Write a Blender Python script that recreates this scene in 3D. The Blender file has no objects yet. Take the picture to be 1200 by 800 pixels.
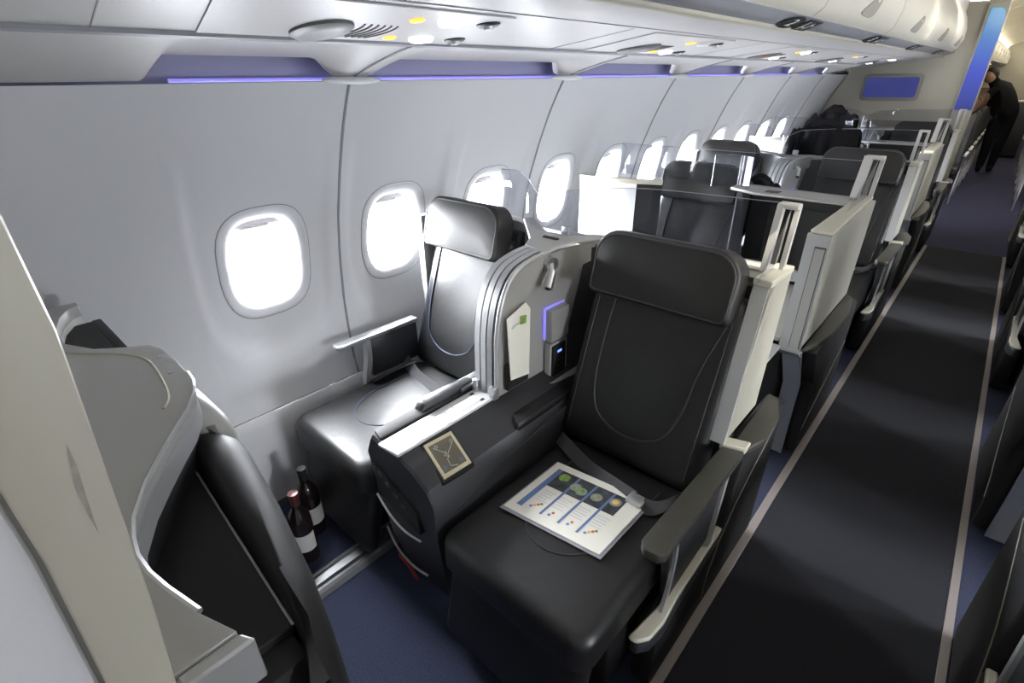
import bpy, bmesh, math
from mathutils import Vector, Matrix
C = bpy.context.scene.collection
scn = bpy.context.scene

# ------------------------------------------------------------------ camera
def norm(v): v = Vector(v); return v.normalized()
FPX = 598.0
CAM = Vector((0, 0, 1.53))
_Y = norm((610, -316, FPX)); _D = norm((16, 1164, FPX)); _D = (_D - _Y*(_D@_Y)).normalized()
_X = _D.cross(_Y).normalized()
if _X[0] < 0: _X = -_X
rowr = Vector((_X[0], _Y[0], -_D[0])); rowd = Vector((_X[1], _Y[1], -_D[1])); rowf = Vector((_X[2], _Y[2], -_D[2]))
cd = bpy.data.cameras.new('camera'); cam = bpy.data.objects.new('camera', cd); C.objects.link(cam)
M = Matrix.Identity(4)
for i in range(3):
    M[i][0] = rowr[i]; M[i][1] = -rowd[i]; M[i][2] = -rowf[i]; M[i][3] = CAM[i]
cam.matrix_world = M
cd.sensor_width = 36; cd.lens = 36*FPX/1200; cd.clip_start = .02; cd.clip_end = 100
scn.camera = cam

# ------------------------------------------------------------------ world, lights, exposure
WORLD = 195.0
w = bpy.data.worlds.new('daylight'); scn.world = w; w.use_nodes = True
_nt = w.node_tree; _tc = _nt.nodes.new('ShaderNodeTexCoord'); _sp = _nt.nodes.new('ShaderNodeSeparateXYZ'); _cr = _nt.nodes.new('ShaderNodeValToRGB')
_mr = _nt.nodes.new('ShaderNodeMapRange'); _mr.inputs[1].default_value = -1      # overcast sky above, paler apron below
_nt.links.new(_tc.outputs['Generated'], _sp.inputs[0]); _nt.links.new(_sp.outputs[2], _mr.inputs[0]); _nt.links.new(_mr.outputs[0], _cr.inputs[0])
_e = _cr.color_ramp.elements; _e[0].position = .46; _e[0].color = (.30, .31, .33, 1); _e[1].position = .56; _e[1].color = (.93, .96, 1, 1)
_nt.links.new(_cr.outputs[0], _nt.nodes['Background'].inputs[0])
w.node_tree.nodes['Background'].inputs[1].default_value = WORLD
vs = scn.view_settings
vs.view_transform = 'Standard'; vs.look = 'None'; vs.gamma = 1; vs.exposure = 0.0; scn.cycles.transparent_max_bounces = 48; vs.use_curve_mapping = False

def area(name, loc, target, sx, sy, power, col=(1, 1, 1), portal=False, spread=180):
    l = bpy.data.lights.new(name, 'AREA'); l.shape = 'RECTANGLE'; l.size = sx; l.size_y = sy
    l.energy = power; l.color = col; l.spread = math.radians(spread)
    if portal: l.cycles.is_portal = True
    o = bpy.data.objects.new(name, l); C.objects.link(o); o.location = loc
    o.rotation_euler = (Vector(target)-Vector(loc)).to_track_quat('-Z', 'Y').to_euler()
    return o
WIN_Y = [.679+.533*k for k in range(12)]
for k, y in enumerate(WIN_Y):
    for s in ((-1, 1) if k not in (1, 9) else (-1,)):
        area('window_daylight_portal', (s*1.86, y, .98), (0, y, .98), .30, .36, 1, portal=True)
for y in (1.5, 4.6):                                   # ceiling wash of the business cabin
    for sx_ in (-1, 1): area('bin_wash_light', (sx_*.25, y, 2.10), (sx_*.62, y, 1.85), .08, 2.6, 3.2, (1, .94, .80), spread=80)
    area('bulkhead_fill_light', (-.2, 6.2, 2.08), (-.9, 7.2, 1.3), .8, .3, 4.5, (1, .95, .85)) if y > 4 else None  # unseen area light added to brighten the aft bulkhead
    area('ceiling_light', (0, y, 2.10), (0, y, 0), .5, 2.4, 3, (1, .95, .86))
area('galley_fill_light', (.15, -.9, 2.05), (-.5, .6, .9), .8, .8, 5, (1, .95, .88))  # added unseen lamp, stands for doorway light from behind the camera
for y in (9, 13, 17):
    area('economy_ceiling_light', (0, y, 2.2), (0, y, 0), .8, 3.2, 15, (1, .93, .78))

# ------------------------------------------------------------------ materials
def mat(name, col, rough=.5, metal=0, spec=.5, emit=None, es=0, noise=0, nscale=60, bump=0, bscale=200, coat=0, sheen=0):
    m = bpy.data.materials.new(name); m.use_nodes = True; nt = m.node_tree; b = nt.nodes['Principled BSDF']
    c = (*col, 1)
    b.inputs['Base Color'].default_value = c; b.inputs['Roughness'].default_value = rough
    b.inputs['Metallic'].default_value = metal; b.inputs['Specular IOR Level'].default_value = spec
    b.inputs['Coat Weight'].default_value = coat; b.inputs['Sheen Weight'].default_value = sheen
    if emit: b.inputs['Emission Color'].default_value = (*emit, 1); b.inputs['Emission Strength'].default_value = es
    tc = nt.nodes.new('ShaderNodeTexCoord')
    if noise:
        n = nt.nodes.new('ShaderNodeTexNoise'); n.inputs['Scale'].default_value = nscale; n.inputs['Detail'].default_value = 4
        nt.links.new(tc.outputs['Object'], n.inputs['Vector'])
        r = nt.nodes.new('ShaderNodeMapRange'); r.inputs[1].default_value = .3; r.inputs[2].default_value = .7
        r.inputs[3].default_value = 1-noise; r.inputs[4].default_value = 1+noise
        nt.links.new(n.outputs[0], r.inputs[0])
        mx = nt.nodes.new('ShaderNodeMix'); mx.data_type = 'RGBA'; mx.blend_type = 'MULTIPLY'; mx.inputs[0].default_value = 1
        mx.inputs[6].default_value = c; nt.links.new(r.outputs[0], mx.inputs[7]); nt.links.new(mx.outputs[2], b.inputs['Base Color'])
    if bump:
        n = nt.nodes.new('ShaderNodeTexNoise'); n.inputs['Scale'].default_value = bscale; n.inputs['Detail'].default_value = 3
        nt.links.new(tc.outputs['Object'], n.inputs['Vector'])
        bp = nt.nodes.new('ShaderNodeBump'); bp.inputs['Strength'].default_value = bump; bp.inputs['Distance'].default_value = .004
        nt.links.new(n.outputs[0], bp.inputs['Height']); nt.links.new(bp.outputs[0], b.inputs['Normal'])
    return m
WALL = mat('wall_plastic', (.78, .79, .83), .42, bump=.05, bscale=500)
BINM = mat('bin_plastic', (.55, .54, .54), .4, noise=.02, nscale=8)
BIND = mat('bin_door_cream', (.74, .71, .62), .4)
GREYP = mat('grey_strip', (.30, .31, .34), .45)
BLUEB = mat('cove_back', (.32, .32, .47), .5)  # blue tint of the cove light put into the back's colour
BGLOW = mat('blue_glow', (.2, .2, .5), .5, emit=(.30, .26, 1), es=.7)
GAP = mat('dark_gap', (.08, .08, .085), .7)
SILV = mat('silver_paint', (.56, .57, .58), .34, metal=.55)
SHELL = mat('shell_grey', (.40, .40, .39), .4, metal=.1, noise=.02, nscale=5)
CREAM = mat('cream_plastic', (.54, .52, .44), .42, noise=.02, nscale=6)
WHITE = mat('white_plastic', (.78, .78, .76), .35)
DOORG = mat('door_beige', (.36, .35, .30), .45)
DOORL = mat('post_silver', (.55, .54, .52), .4, metal=.2)
TRACK = mat('track_metal', (.22, .22, .23), .42, metal=.6)
PIPE = mat('headrest_piping', (.04, .04, .042), .45)
DOME = mat('speaker_dome', (.15, .15, .16), .5)
EDGEM = mat('shroud_edge', (.15, .14, .11), .5)
SCUFF = mat('scuff', (.36, .34, .29), .6, noise=.2, nscale=80)
LEATH = mat('black_leather', (.0115, .0115, .0125), .42, spec=.5, noise=.12, nscale=25, bump=.28, bscale=28)
LEATH2 = mat('headrest_leather', (.012, .0115, .011), .42, noise=.1, nscale=25, bump=.07, bscale=110)
SEAM = mat('seam_thread', (.026, .026, .029), .45)
SEAMB = mat('blue_seam_thread', (.025, .035, .07), .5)
BLK = mat('black_plastic', (.012, .012, .013), .6, spec=.35)
OLIVE = mat('armrest_vinyl', (.034, .033, .026), .5, noise=.1, nscale=40)
DGREY = mat('dark_grey_plastic', (.028, .029, .034), .42)
LINER = mat('dark_liner_fabric', (.030, .030, .034), .85, bump=.3, bscale=400)
SATIN = mat('brushed_aluminium', (.62, .63, .64), .30, metal=.85, noise=.05, nscale=30)
STRIPM = mat('console_silver', (.74, .75, .77), .38, metal=.25)
CARPET = mat('blue_carpet', (.024, .030, .064), .95, noise=.5, nscale=260, bump=.6, bscale=500)
RUNNER = mat('aisle_carpet', (.009, .0095, .015), .95, noise=.45, nscale=260, bump=.6, bscale=500)
CARPT2 = mat('aft_carpet', (.028, .030, .075), .95, noise=.4, nscale=260, bump=.6, bscale=500)
TAPE = mat('floor_path_strip', (.22, .19, .18), .45)
BELT = mat('belt_webbing', (.035, .035, .04), .7, bump=.4, bscale=600)
BUCK = mat('buckle_metal', (.7, .7, .72), .3, metal=.8)
PAPER = mat('paper', (.82, .81, .74), .5)
PAPERG = mat('paper_edge', (.30, .30, .34), .5)
PBLUE = mat('print_blue', (.13, .20, .42), .5)
PDARK = mat('print_photo', (.05, .055, .06), .4, noise=.6, nscale=35)
PGRN = mat('print_green', (.22, .36, .08), .5, noise=.4, nscale=90)
PTAN = mat('print_tan', (.34, .33, .17), .5, noise=.4, nscale=90)
PRED = mat('print_red', (.75, .16, .08), .5)
PYEL = mat('print_yellow', (.85, .55, .12), .5)
PCYAN = mat('print_cyan', (.10, .28, .6), .5)
PPLATE = mat('print_plate', (.26, .30, .30), .4)
PTEXT = mat('print_text', (.60, .62, .68), .5)
SCRN = mat('remote_screen', (.13, .115, .085), .25, noise=.25, nscale=12)
SCRL = mat('remote_line', (.55, .56, .50), .4)
BEZEL = mat('bezel_champagne', (.66, .60, .42), .35, metal=.3)
REDM = mat('red_strap', (.35, .03, .01), .6)
ORNG = mat('orange_led', (1, .5, .05), .5, emit=(1, .42, .02), es=2.0)
LAMPW = mat('reading_lamp', (1, 1, 1), .5, emit=(1, 1, 1), es=3.0)
BLUEP = mat('backlit_blue_panel', (.05, .06, .26), .3, emit=(.05, .07, .42), es=.22, noise=.2, nscale=5)
BLUED = mat('blue_display', (.1, .2, .8), .3, emit=(.15, .3, 1), es=2)
BOTL = mat('dark_bottle_glass', (.012, .008, .008), .12, spec=.8)
CAPM = mat('bottle_foil', (.10, .03, .03), .35, metal=.3)
LABM = mat('bottle_label', (.62, .62, .60), .6)
BCLOTH = mat('black_cloth', (.008, .008, .010), .95, spec=.2)
BROWN = mat('brown_leather', (.085, .042, .025), .6)
SKIN = mat('skin', (.45, .28, .2), .6)
SHADE = mat('window_shade', (.60, .57, .58), .5)
CEIL = mat('ceiling_panel', (.75, .72, .64), .5)
CEILL = mat('ceiling_lamp_cover', (1, .95, .8), .5, emit=(1, .92, .74), es=14.0)

def pylon_mat():
    m = bpy.data.materials.new('pylon_blue_glow'); m.use_nodes = True; nt = m.node_tree; b = nt.nodes['Principled BSDF']
    tc = nt.nodes.new('ShaderNodeTexCoord'); sp = nt.nodes.new('ShaderNodeSeparateXYZ'); nt.links.new(tc.outputs['Generated'], sp.inputs[0])
    cr = nt.nodes.new('ShaderNodeValToRGB'); e = cr.color_ramp.elements
    e[0].position = 0; e[0].color = (.03, .04, .20, 1); e[1].position = 1; e[1].color = (.10, .36, .55, 1)
    x = cr.color_ramp.elements.new(.4); x.color = (.05, .07, .50, 1); y = cr.color_ramp.elements.new(.7); y.color = (.07, .20, .5, 1)
    nt.links.new(sp.outputs[2], cr.inputs[0]); nt.links.new(cr.outputs[0], b.inputs['Emission Color'])
    b.inputs['Emission Strength'].default_value = .85; b.inputs['Base Color'].default_value = (.05, .07, .2, 1); b.inputs['Roughness'].default_value = .2
    return m
PYLON = pylon_mat()

def glass_mat(name, tint, boost=1.0):
    m = bpy.data.materials.new(name); m.use_nodes = True; nt = m.node_tree; nt.nodes.clear()
    o = nt.nodes.new('ShaderNodeOutputMaterial'); t = nt.nodes.new('ShaderNodeBsdfTransparent'); g = nt.nodes.new('ShaderNodeBsdfGlossy')
    g.inputs['Roughness'].default_value = .04; t.inputs[0].default_value = (*tint, 1)
    f = nt.nodes.new('ShaderNodeFresnel'); f.inputs[0].default_value = 1.45
    ma = nt.nodes.new('ShaderNodeMath'); ma.operation = 'MULTIPLY'; ma.inputs[1].default_value = boost; ma.use_clamp = True
    mx = nt.nodes.new('ShaderNodeMixShader')
    nt.links.new(f.outputs[0], ma.inputs[0]); ge = nt.nodes.new('ShaderNodeNewGeometry'); fr = nt.nodes.new('ShaderNodeMath'); fr.operation = 'SUBTRACT'; fr.inputs[0].default_value = 1; mb = nt.nodes.new('ShaderNodeMath'); mb.operation = 'MULTIPLY'
    nt.links.new(ge.outputs['Backfacing'], fr.inputs[1]); nt.links.new(fr.outputs[0], mb.inputs[0]); nt.links.new(ma.outputs[0], mb.inputs[1])
    nt.links.new(mb.outputs[0], mx.inputs[0])
    nt.links.new(t.outputs[0], mx.inputs[1]); nt.links.new(g.outputs[0], mx.inputs[2]); nt.links.new(mx.outputs[0], o.inputs[0])
    return m
GLASS = glass_mat('screen_glass', (.88, .89, .92))
PANE = glass_mat('window_pane_glass', (.98, .98, .98))
GEDGE = mat('glass_edge', (.30, .31, .34), .3)

# ------------------------------------------------------------------ mesh helpers
class B:
    def __init__(s): s.bm = bmesh.new()
    def add(s, vs, fs):
        v = [s.bm.verts.new(p) for p in vs]
        for f in fs:
            try: s.bm.faces.new([v[i] for i in f])
            except ValueError: pass
        return s
    def box(s, x0, x1, y0, y1, z0, z1, bev=0, seg=2):
        t = bmesh.new(); x0, x1 = sorted((x0, x1)); y0, y1 = sorted((y0, y1)); z0, z1 = sorted((z0, z1))
        bmesh.ops.create_cube(t, size=1)
        for v in t.verts: v.co = Vector((x0+(v.co.x+.5)*(x1-x0), y0+(v.co.y+.5)*(y1-y0), z0+(v.co.z+.5)*(z1-z0)))
        return s._merge(t, bev, seg)
    def _merge(s, t, bev, seg=2, ang=35):
        if bev:
            t.normal_update()
            es = [e for e in t.edges if len(e.link_faces) == 2 and e.calc_face_angle(0) > math.radians(ang)]
            bmesh.ops.bevel(t, geom=es, offset=bev, segments=seg, affect='EDGES', profile=.5, clamp_overlap=True)
        m = {}
        for v in t.verts: m[v] = s.bm.verts.new(v.co)
        for f in t.faces:
            try: s.bm.faces.new([m[v] for v in f.verts])
            except ValueError: pass
        t.free(); return s
    def prism(s, pts, plane, a, b, bev=0, seg=2):
        def P(u, v, w): return {'YZ': (w, u, v), 'XZ': (u, w, v), 'XY': (u, v, w)}[plane]
        t = bmesh.new(); n = len(pts)
        A = [t.verts.new(P(u, v, a)) for u, v in pts]; D = [t.verts.new(P(u, v, b)) for u, v in pts]
        t.faces.new(A); t.faces.new(D[::-1])
        for i in range(n): t.faces.new((A[i], D[i], D[(i+1) % n], A[(i+1) % n]))
        bmesh.ops.recalc_face_normals(t, faces=t.faces)
        return s._merge(t, bev, seg)
    def slab(s, quad, thick):               # four 3-D corners, thickness along the normal
        q = [Vector(p) for p in quad]; n = (q[1]-q[0]).cross(q[-1]-q[0]).normalized()*thick
        k = len(q); vs = q+[p+n for p in q]
        return s.add(vs, [tuple(range(k)), tuple(range(2*k-1, k-1, -1))]+[(i, (i+1) % k, k+(i+1) % k, k+i) for i in range(k)])
    def loft(s, rings, cap=True, closed=False):
        n = len(rings[0]); vs = [p for r in rings for p in r]; fs = []
        K = len(rings)
        for k in range(K if closed else K-1):
            for i in range(n):
                a = k*n+i; b = k*n+(i+1) % n; c = ((k+1) % K)*n+(i+1) % n; d = ((k+1) % K)*n+i
                fs.append((a, b, c, d))
        if cap and not closed: fs += [tuple(range(n))[::-1], tuple(range((K-1)*n, K*n))]
        return s.add(vs, fs)
    def tube(s, path, r, n=8, closed=False):
        P = [Vector(p) for p in path]; rings = []
        up = None
        for i, p in enumerate(P):
            a = P[i-1] if (i or closed) else P[0]; b = P[(i+1) % len(P)] if (i < len(P)-1 or closed) else P[-1]
            t = (b-a).normalized()
            if up is None:
                up = Vector((0, 0, 1)) if abs(t.z) < .9 else Vector((1, 0, 0))
            u = (up-t*(up@t)).normalized(); up = u; v = t.cross(u)
            rr = r[i] if isinstance(r, (list, tuple)) else r
            rings.append([p+u*math.cos(2*math.pi*k/n)*rr+v*math.sin(2*math.pi*k/n)*rr for k in range(n)])
        return s.loft(rings, True, closed)
    def sweep(s, path, side, w, h):         # rectangular bar, width along side, height along side x tangent
        P = [Vector(p) for p in path]; sd = Vector(side).normalized(); rings = []
        for i, p in enumerate(P):
            t = (P[min(i+1, len(P)-1)]-P[max(i-1, 0)]).normalized(); n = sd.cross(t).normalized()
            rings.append([p+sd*w/2+n*h/2, p-sd*w/2+n*h/2, p-sd*w/2-n*h/2, p+sd*w/2-n*h/2])
        return s.loft(rings)
    def cyl(s, a, b, r, r2=None, n=20):
        return s.tube([a, b], [r, r if r2 is None else r2], n)
    def lathe(s, base, prof, n=20):
        b = Vector(base)
        return s.loft([[b+Vector((r*math.cos(2*math.pi*k/n), r*math.sin(2*math.pi*k/n), z)) for k in range(n)] for r, z in prof])
    def ell(s, c, rx, ry, rz, n=16, m=10):
        c = Vector(c)
        return s.loft([[c+Vector((rx*math.sin(t)*math.cos(a), ry*math.sin(t)*math.sin(a), rz*math.cos(t))) for a in [2*math.pi*k/n for k in range(n)]]
                       for t in [math.pi*(j+.02)/(m+.04) for j in range(m+1)]])
    def grid(s, fn, us, vs_):
        nu, nv = len(us), len(vs_)
        return s.add([fn(u, v) for u in us for v in vs_], [(i*nv+j, i*nv+j+1, (i+1)*nv+j+1, (i+1)*nv+j) for i in range(nu-1) for j in range(nv-1)])
    def pillow(s, c, u, v, n, outline, th, e=.03, crown=.01, warp=None):
        # cushion: outline in the u,v plane centred on c, front towards n, rounded edges
        c = Vector(c); u = norm(u); v = norm(v); n = norm(n)
        hw = max(abs(p[0]) for p in outline); hh = max(abs(p[1]) for p in outline)
        rings = []; K = 6
        prof = [(e*(1-math.sin(a)), th-e*(1-math.cos(a))) for a in [math.pi/2*k/K for k in range(K+1)]]  # from side to front
        prof = [(p[0], p[1]) for p in prof]
        seq = [(e*.6, 0), (0, e*.6)]+[(e*(1-math.cos(a)), th-e+e*math.sin(a)) for a in [math.pi/2*k/K for k in range(K+1)]]
        for f in (.75, .5, .25): seq.append((e+(1-f)*(min(hw, hh)-e)*.98, th+crown*(1-f*f)))
        for ins, h in seq:
            ring = []
            for (a, b) in outline:
                q = c+u*(a*(hw-min(ins, hw*.98))/hw)+v*(b*(hh-min(ins, hh*.98))/hh)+n*h
                ring.append(warp(q) if warp else q)
            rings.append(ring)
        return s.loft(rings)
    def obj(s, name, m, parent=None, origin=None, smooth=True, kind=None, label=None, ang=38):
        bm = s.bm
        bmesh.ops.recalc_face_normals(bm, faces=bm.faces)
        org = Vector(parent['_w']) if parent is not None and '_w' in parent else Vector(origin or (0, 0, 0))
        for v in bm.verts: v.co -= org
        if smooth:
            for f in bm.faces: f.smooth = True
            for e in bm.edges:
                if len(e.link_faces) == 2 and e.calc_face_angle(0) > math.radians(ang): e.smooth = False
        me = bpy.data.meshes.new(name); bm.to_mesh(me); bm.free()
        me.materials.append(m)
        o = bpy.data.objects.new(name, me); C.objects.link(o)
        if parent is not None: o.parent = parent
        else: o.location = org
        if parent is not None: o['_w'] = list(org)
        else: o['_w'] = list(org)
        if kind: o['kind'] = kind
        if label: o['label'] = label
        return o
def tag(o, label, cat, group=None, kind=None):
    o['label'] = label; o['category'] = cat
    if group: o['group'] = group
    if kind: o['kind'] = kind
    return o
def thing(name, loc, label, cat, group=None, kind=None):
    o = bpy.data.objects.new(name, None); C.objects.link(o); o.location = loc; o['_w'] = list(loc); o.empty_display_size = .05
    return tag(o, label, cat, group, kind)
KIDS = {}
def dup(root, dloc=(0, 0, 0), mirror=False, label=None, group=None):
    def rec(o, parent):
        c = o.copy(); C.objects.link(c)
        if parent is not None: c.parent = parent
        for ch in [x for x in C.objects if x.parent == o]: rec(ch, c)
        return c
    r = rec(root, None)
    l = root.location
    r.location = ((-l.x+.045 if mirror else l.x)+dloc[0], l.y+dloc[1], l.z+dloc[2])
    if mirror: r.scale = (-1, 1, 1)
    if label: r['label'] = label
    if group: r['group'] = group
    return r
def rrect(hw, hh, r, n=6):                  # r: one radius or (bottom, top)
    rb, rt = r if isinstance(r, (tuple, list)) else (r, r); out = []
    for cx, cy, rr, a0 in ((hw-rt, hh-rt, rt, 0), (-hw+rt, hh-rt, rt, 90), (-hw+rb, -hh+rb, rb, 180), (hw-rb, -hh+rb, rb, 270)):
        for k in range(n+1):
            a = math.radians(a0+90*k/n); out.append((cx+rr*math.cos(a), cy+rr*math.sin(a)))
    return out
def lerp(a, b, t): return a+(b-a)*t
def sm(a, b, x): t = max(0, min(1, (x-a)/(b-a))); return t*t*(3-2*t)
def interp(tab, x):
    for (a, u), (b, v) in zip(tab, tab[1:]):
        if x <= b: return lerp(u, v, max(0, (x-a)/(b-a)))
    return tab[-1][1]
def smooth_curve(pts, n=6, closed=False):   # Catmull-Rom
    P = [Vector(p) for p in pts]; out = []; N = len(P)
    rng = range(N) if closed else range(N-1)
    for i in rng:
        p0 = P[(i-1) % N] if closed or i else P[0]; p1 = P[i]; p2 = P[(i+1) % N]; p3 = P[(i+2) % N] if closed or i+2 < N else P[-1]
        for k in range(n):
            t = k/n; out.append(.5*((2*p1)+(p2-p0)*t+(2*p0-5*p1+4*p2-p3)*t*t+(3*p1-p0-3*p2+p3)*t*t*t))
    if not closed: out.append(P[-1])
    return out

# ------------------------------------------------------------------ floor
fl = thing('floor', (0, 0, 0), 'dark blue cabin carpet running under the seats and along the aisle', 'floor', kind='structure')
B().box(-1.80, -.292, -1.7, 6.45, -.03, 0).box(.332, 1.80, -1.7, 6.45, -.03, 0).obj('carpet', CARPET, fl, smooth=False)
B().box(-.262, .308, -1.7, 6.45, -.03, 0).obj('aisle_runner', RUNNER, fl, smooth=False, label='near-black carpet runner in the aisle')
B().box(-1.8, 1.8, 6.45, 19, -.03, 0).obj('carpet', CARPT2, fl, smooth=False, label='brighter blue carpet aft of the runner')
for x0, x1 in ((-.292, -.262), (.308, .332)):
    B().box(x0, x1, -1.7, 6.45, -.03, .003, .0015, 1).obj('path_strip', TAPE, fl, label='pale strip edging the aisle runner')
rail = thing('floor_track', (-1.29, 1.2, 0), 'grooved silver seat track on blue carpet behind the bottles', 'rail')
rp = [(-1.335, 0), (-1.335, .012), (-1.322, .018), (-1.318, .010), (-1.308, .010), (-1.304, .020), (-1.276, .020), (-1.272, .008), (-1.262, .008), (-1.258, .024), (-1.246, .026), (-1.236, .018), (-1.230, 0)]
B().prism(rp, 'XZ', .12, 2.2).obj('track_profile', TRACK, rail, ang=25)
B().box(-1.317, -1.309, .12, 2.2, .008, .0115).box(-1.271, -1.263, .12, 2.2, .006, .0095).obj('track_groove', GAP, rail, smooth=False)

# ------------------------------------------------------------------ sidewalls
PROF = [(0, -1.735), (.40, -1.745), (.487, -1.766), (.63, -1.772), (.76, -1.768), (.94, -1.743), (1.10, -1.705), (1.26, -1.645), (1.397, -1.585), (1.50, -1.528), (1.53, -1.508)]
def wx(z): return interp(PROF, z)
def wallpoint(y, z, yc=None, side=-1):
    x = wx(z); d = 0
    if yc is not None:
        a = abs(y-yc); hw = .235
        # long dish around each window, closed by a rounded U below
        q = ((max(0, a)/hw)**3+(max(0, .98-z)/.35)**3)**(1/3.)
        d = .022*(1-sm(.86, 1.03, q))*(1-sm(1.12, 1.42, z))
    return Vector((side*(-x+d), y, z))
def bound(hy, hz, n):                        # points along rectangle boundary
    out = []
    for (a, b) in (((hy, -hz), (hy, hz)), ((hy, hz), (-hy, hz)), ((-hy, hz), (-hy, -hz)), ((-hy, -hz), (hy, -hz))):
        for k in range(n): out.append((lerp(a[0], b[0], k/n), lerp(a[1], b[1], k/n)))
    return out
def sup(dy, dz, a, b, p=3.0):
    t = (abs(dy/a)**p+abs(dz/b)**p)**(-1/p); return dy*t, dz*t
ZC = .98; HZ = .55
def window_cell(bb, yc, side):
    bd = bound(.2665, HZ, 16); rings = []
    for t in (1, .93, .86, .8, .74, .68, .62, .55, .47, .38, .28, .18, .09, 0):
        r = []
        for dy, dz in bd:
            iy, iz = sup(dy, dz, .157, .200); y = lerp(iy, dy, t); z = lerp(iz, dz, t)
            r.append(wallpoint(yc+y, ZC+z, yc, side))
        rings.append(r)
    bb.loft(rings, cap=False)
def blank_cell(bb, y0, y1, side):
    bb.grid(lambda u, v: wallpoint(u, v, None, side), [lerp(y0, y1, i/4) for i in range(5)], [.43+1.10*j/16 for j in range(17)])
wn = 0
for side in (-1, 1):
    nm = 'left' if side < 0 else 'right'
    wl = thing('wall_'+nm, (side*1.75, 3, 0), 'pale grey moulded cabin sidewall with windows, '+nm+' of the aisle', 'wall', kind='structure')
    cells = []
    for p in range(-1, 6):
        y0 = .945+1.066*(p-1)
        bb = B(); ys = [y for y in WIN_Y if y0 < y < y0+1.066]
        if p == -1: blank_cell(bb, -1.7, y0+1.063, side)
        elif p == 0:
            blank_cell(bb, y0+.003, .4125, side); window_cell(bb, .679, side)
        else:
            for y in ys: window_cell(bb, y, side)
        bb.obj('sidewall_panel', WALL, wl, ang=60)
        # seam between panels
        ys_ = y0+1.066
        B().tube([Vector((side*(-wx(z)-.002), ys_, z)) for z in [.43+1.10*j/20 for j in range(21)]], .0045, 6).obj('panel_seam', GREYP, wl)
    bb = B(); blank_cell(bb, .945+5*1.066, 7.25, side); bb.obj('sidewall_panel', WALL, wl, ang=60)
    bb = B(); blank_cell(bb, 7.3, 19, side); bb.obj('sidewall_panel', WALL, wl, ang=60)
    # dado panel, its shadow gap, skirting
    B().grid(lambda u, v: Vector((side*(-wx(v)+(.0 if v < .42 else .006)), u, v)), [-1.7, 2.5, 7.3, 19], [.035, .2, .38, .415, .424]).obj('dado_panel', WALL, wl)
    B().box(side*1.765, side*1.775, -1.7, 19, .415, .44).obj('shadow_gap', GAP, wl, smooth=False)
    B().box(side*1.738, side*1.80, -1.7, 19, 0, .04).obj('skirting_gap', GAP, wl, smooth=False)
    # outer skin keeps daylight out except through the windows
    sk = B()
    edges = [-1.7]+[v for y in WIN_Y for v in (y-.16, y+.16)]+[19]
    sk.box(side*1.83, side*1.85, -1.7, 19, 0, .775).box(side*1.83, side*1.85, -1.7, 19, 1.185, 2.3)
    for a, b in zip(edges[::2], edges[1::2]): sk.box(side*1.83, side*1.85, a, b, .775, 1.185)
    sk.obj('outer_skin', GAP, wl, smooth=False)
    for yc in WIN_Y:
        wn += 1
        wnd = thing('window_%d' % wn, (side*1.76, yc, ZC), 'oval cabin window, number %d from the front on the %s wall' % (WIN_Y.index(yc)+1, nm), 'window', kind='structure')
        bd = bound(.2665, HZ, 16)
        def ring(a, b, dx, p=3.0, rel=True):
            r = []
            for dy, dz in bd:
                iy, iz = sup(dy, dz, a, b, p); P = wallpoint(yc+iy, ZC+iz, yc, side) if rel else Vector((side*1.80, yc+iy, ZC+iz))
                P.x += side*dx; r.append(P)
            return r
        fr = B(); fr.loft([ring(.157, .200, -.001), ring(.154, .197, -.004), ring(.146, .188, -.003), ring(.136, .177, .000), ring(.126, .166, .004), ring(.121, .160, .010), ring(.117, .155, .022), ring(.115, .153, .04), ring(.115, .153, .0, rel=False)], cap=False)
        fr.obj('window_frame', WALL, wnd, ang=60)
        B().tube(ring(.157, .200, .000), .0022, 5, closed=True).obj('frame_gap', GREYP, wnd)
        B().box(side*1.808, side*1.814, yc-.14, yc+.14, ZC-.18, ZC+.18).obj('window_pane', PANE, wnd, smooth=False)
        if side < 0:
            B().box(-1.801, -1.797, yc-.13, yc+.13, ZC+.118, ZC+.2, .001, 1).box(-1.801, -1.786, yc-.05, yc+.05, ZC+.114, ZC+.123, .002, 1).obj('window_shade', SHADE, wnd)
        if side > 0 and WIN_Y.index(yc) in (1, 9):
            B().box(1.797, 1.801, yc-.13, yc+.13, ZC-.17, ZC+.2, .001, 1).obj('window_shade', SHADE, wnd)  # unseen closed shade, added to cut daylight from the right
        # reveal between frame and skin
        B().loft([ring(.115, .153, 0, rel=False), ring(.115, .153, .05, rel=False)], cap=False).obj('window_reveal', WHITE, wnd)

# ------------------------------------------------------------------ ceiling
ce = thing('ceiling', (0, 6, 2.1), 'cream curved cabin ceiling with lit covers further aft', 'ceiling', kind='structure')
B().prism([(-1.9, 2.14), (1.9, 2.14), (1.9, 2.2), (-1.9, 2.2)], 'XZ', -1.7, 7.2).obj('ceiling_panel', CEIL, ce, smooth=False)
for i in range(14):
    y = 7.3+i*.82
    arc = [(-.62+1.24*k/12, 2.08+.16*math.sin(math.pi*k/12)) for k in range(13)]
    B().prism(arc+[(.9, 2.30), (-.9, 2.30)], 'XZ', y, y+.79).obj('ceiling_panel', CEIL, ce)
    for s in (-1, 1):
        B().prism([(s*.60, 2.06), (s*.72, 2.04), (s*.74, 2.07), (s*.62, 2.10)], 'XZ', y, y+.78).obj('cove_lamp', CEILL, ce)
B().box(-1.9, 1.9, 7.2, 19, 2.3, 2.35).box(-1.9, -.6, 7.2, 19, 2.2, 2.3).box(.6, 1.9, 7.2, 19, 2.2, 2.3).obj('ceiling_backing', CEIL, ce, smooth=False)
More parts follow.
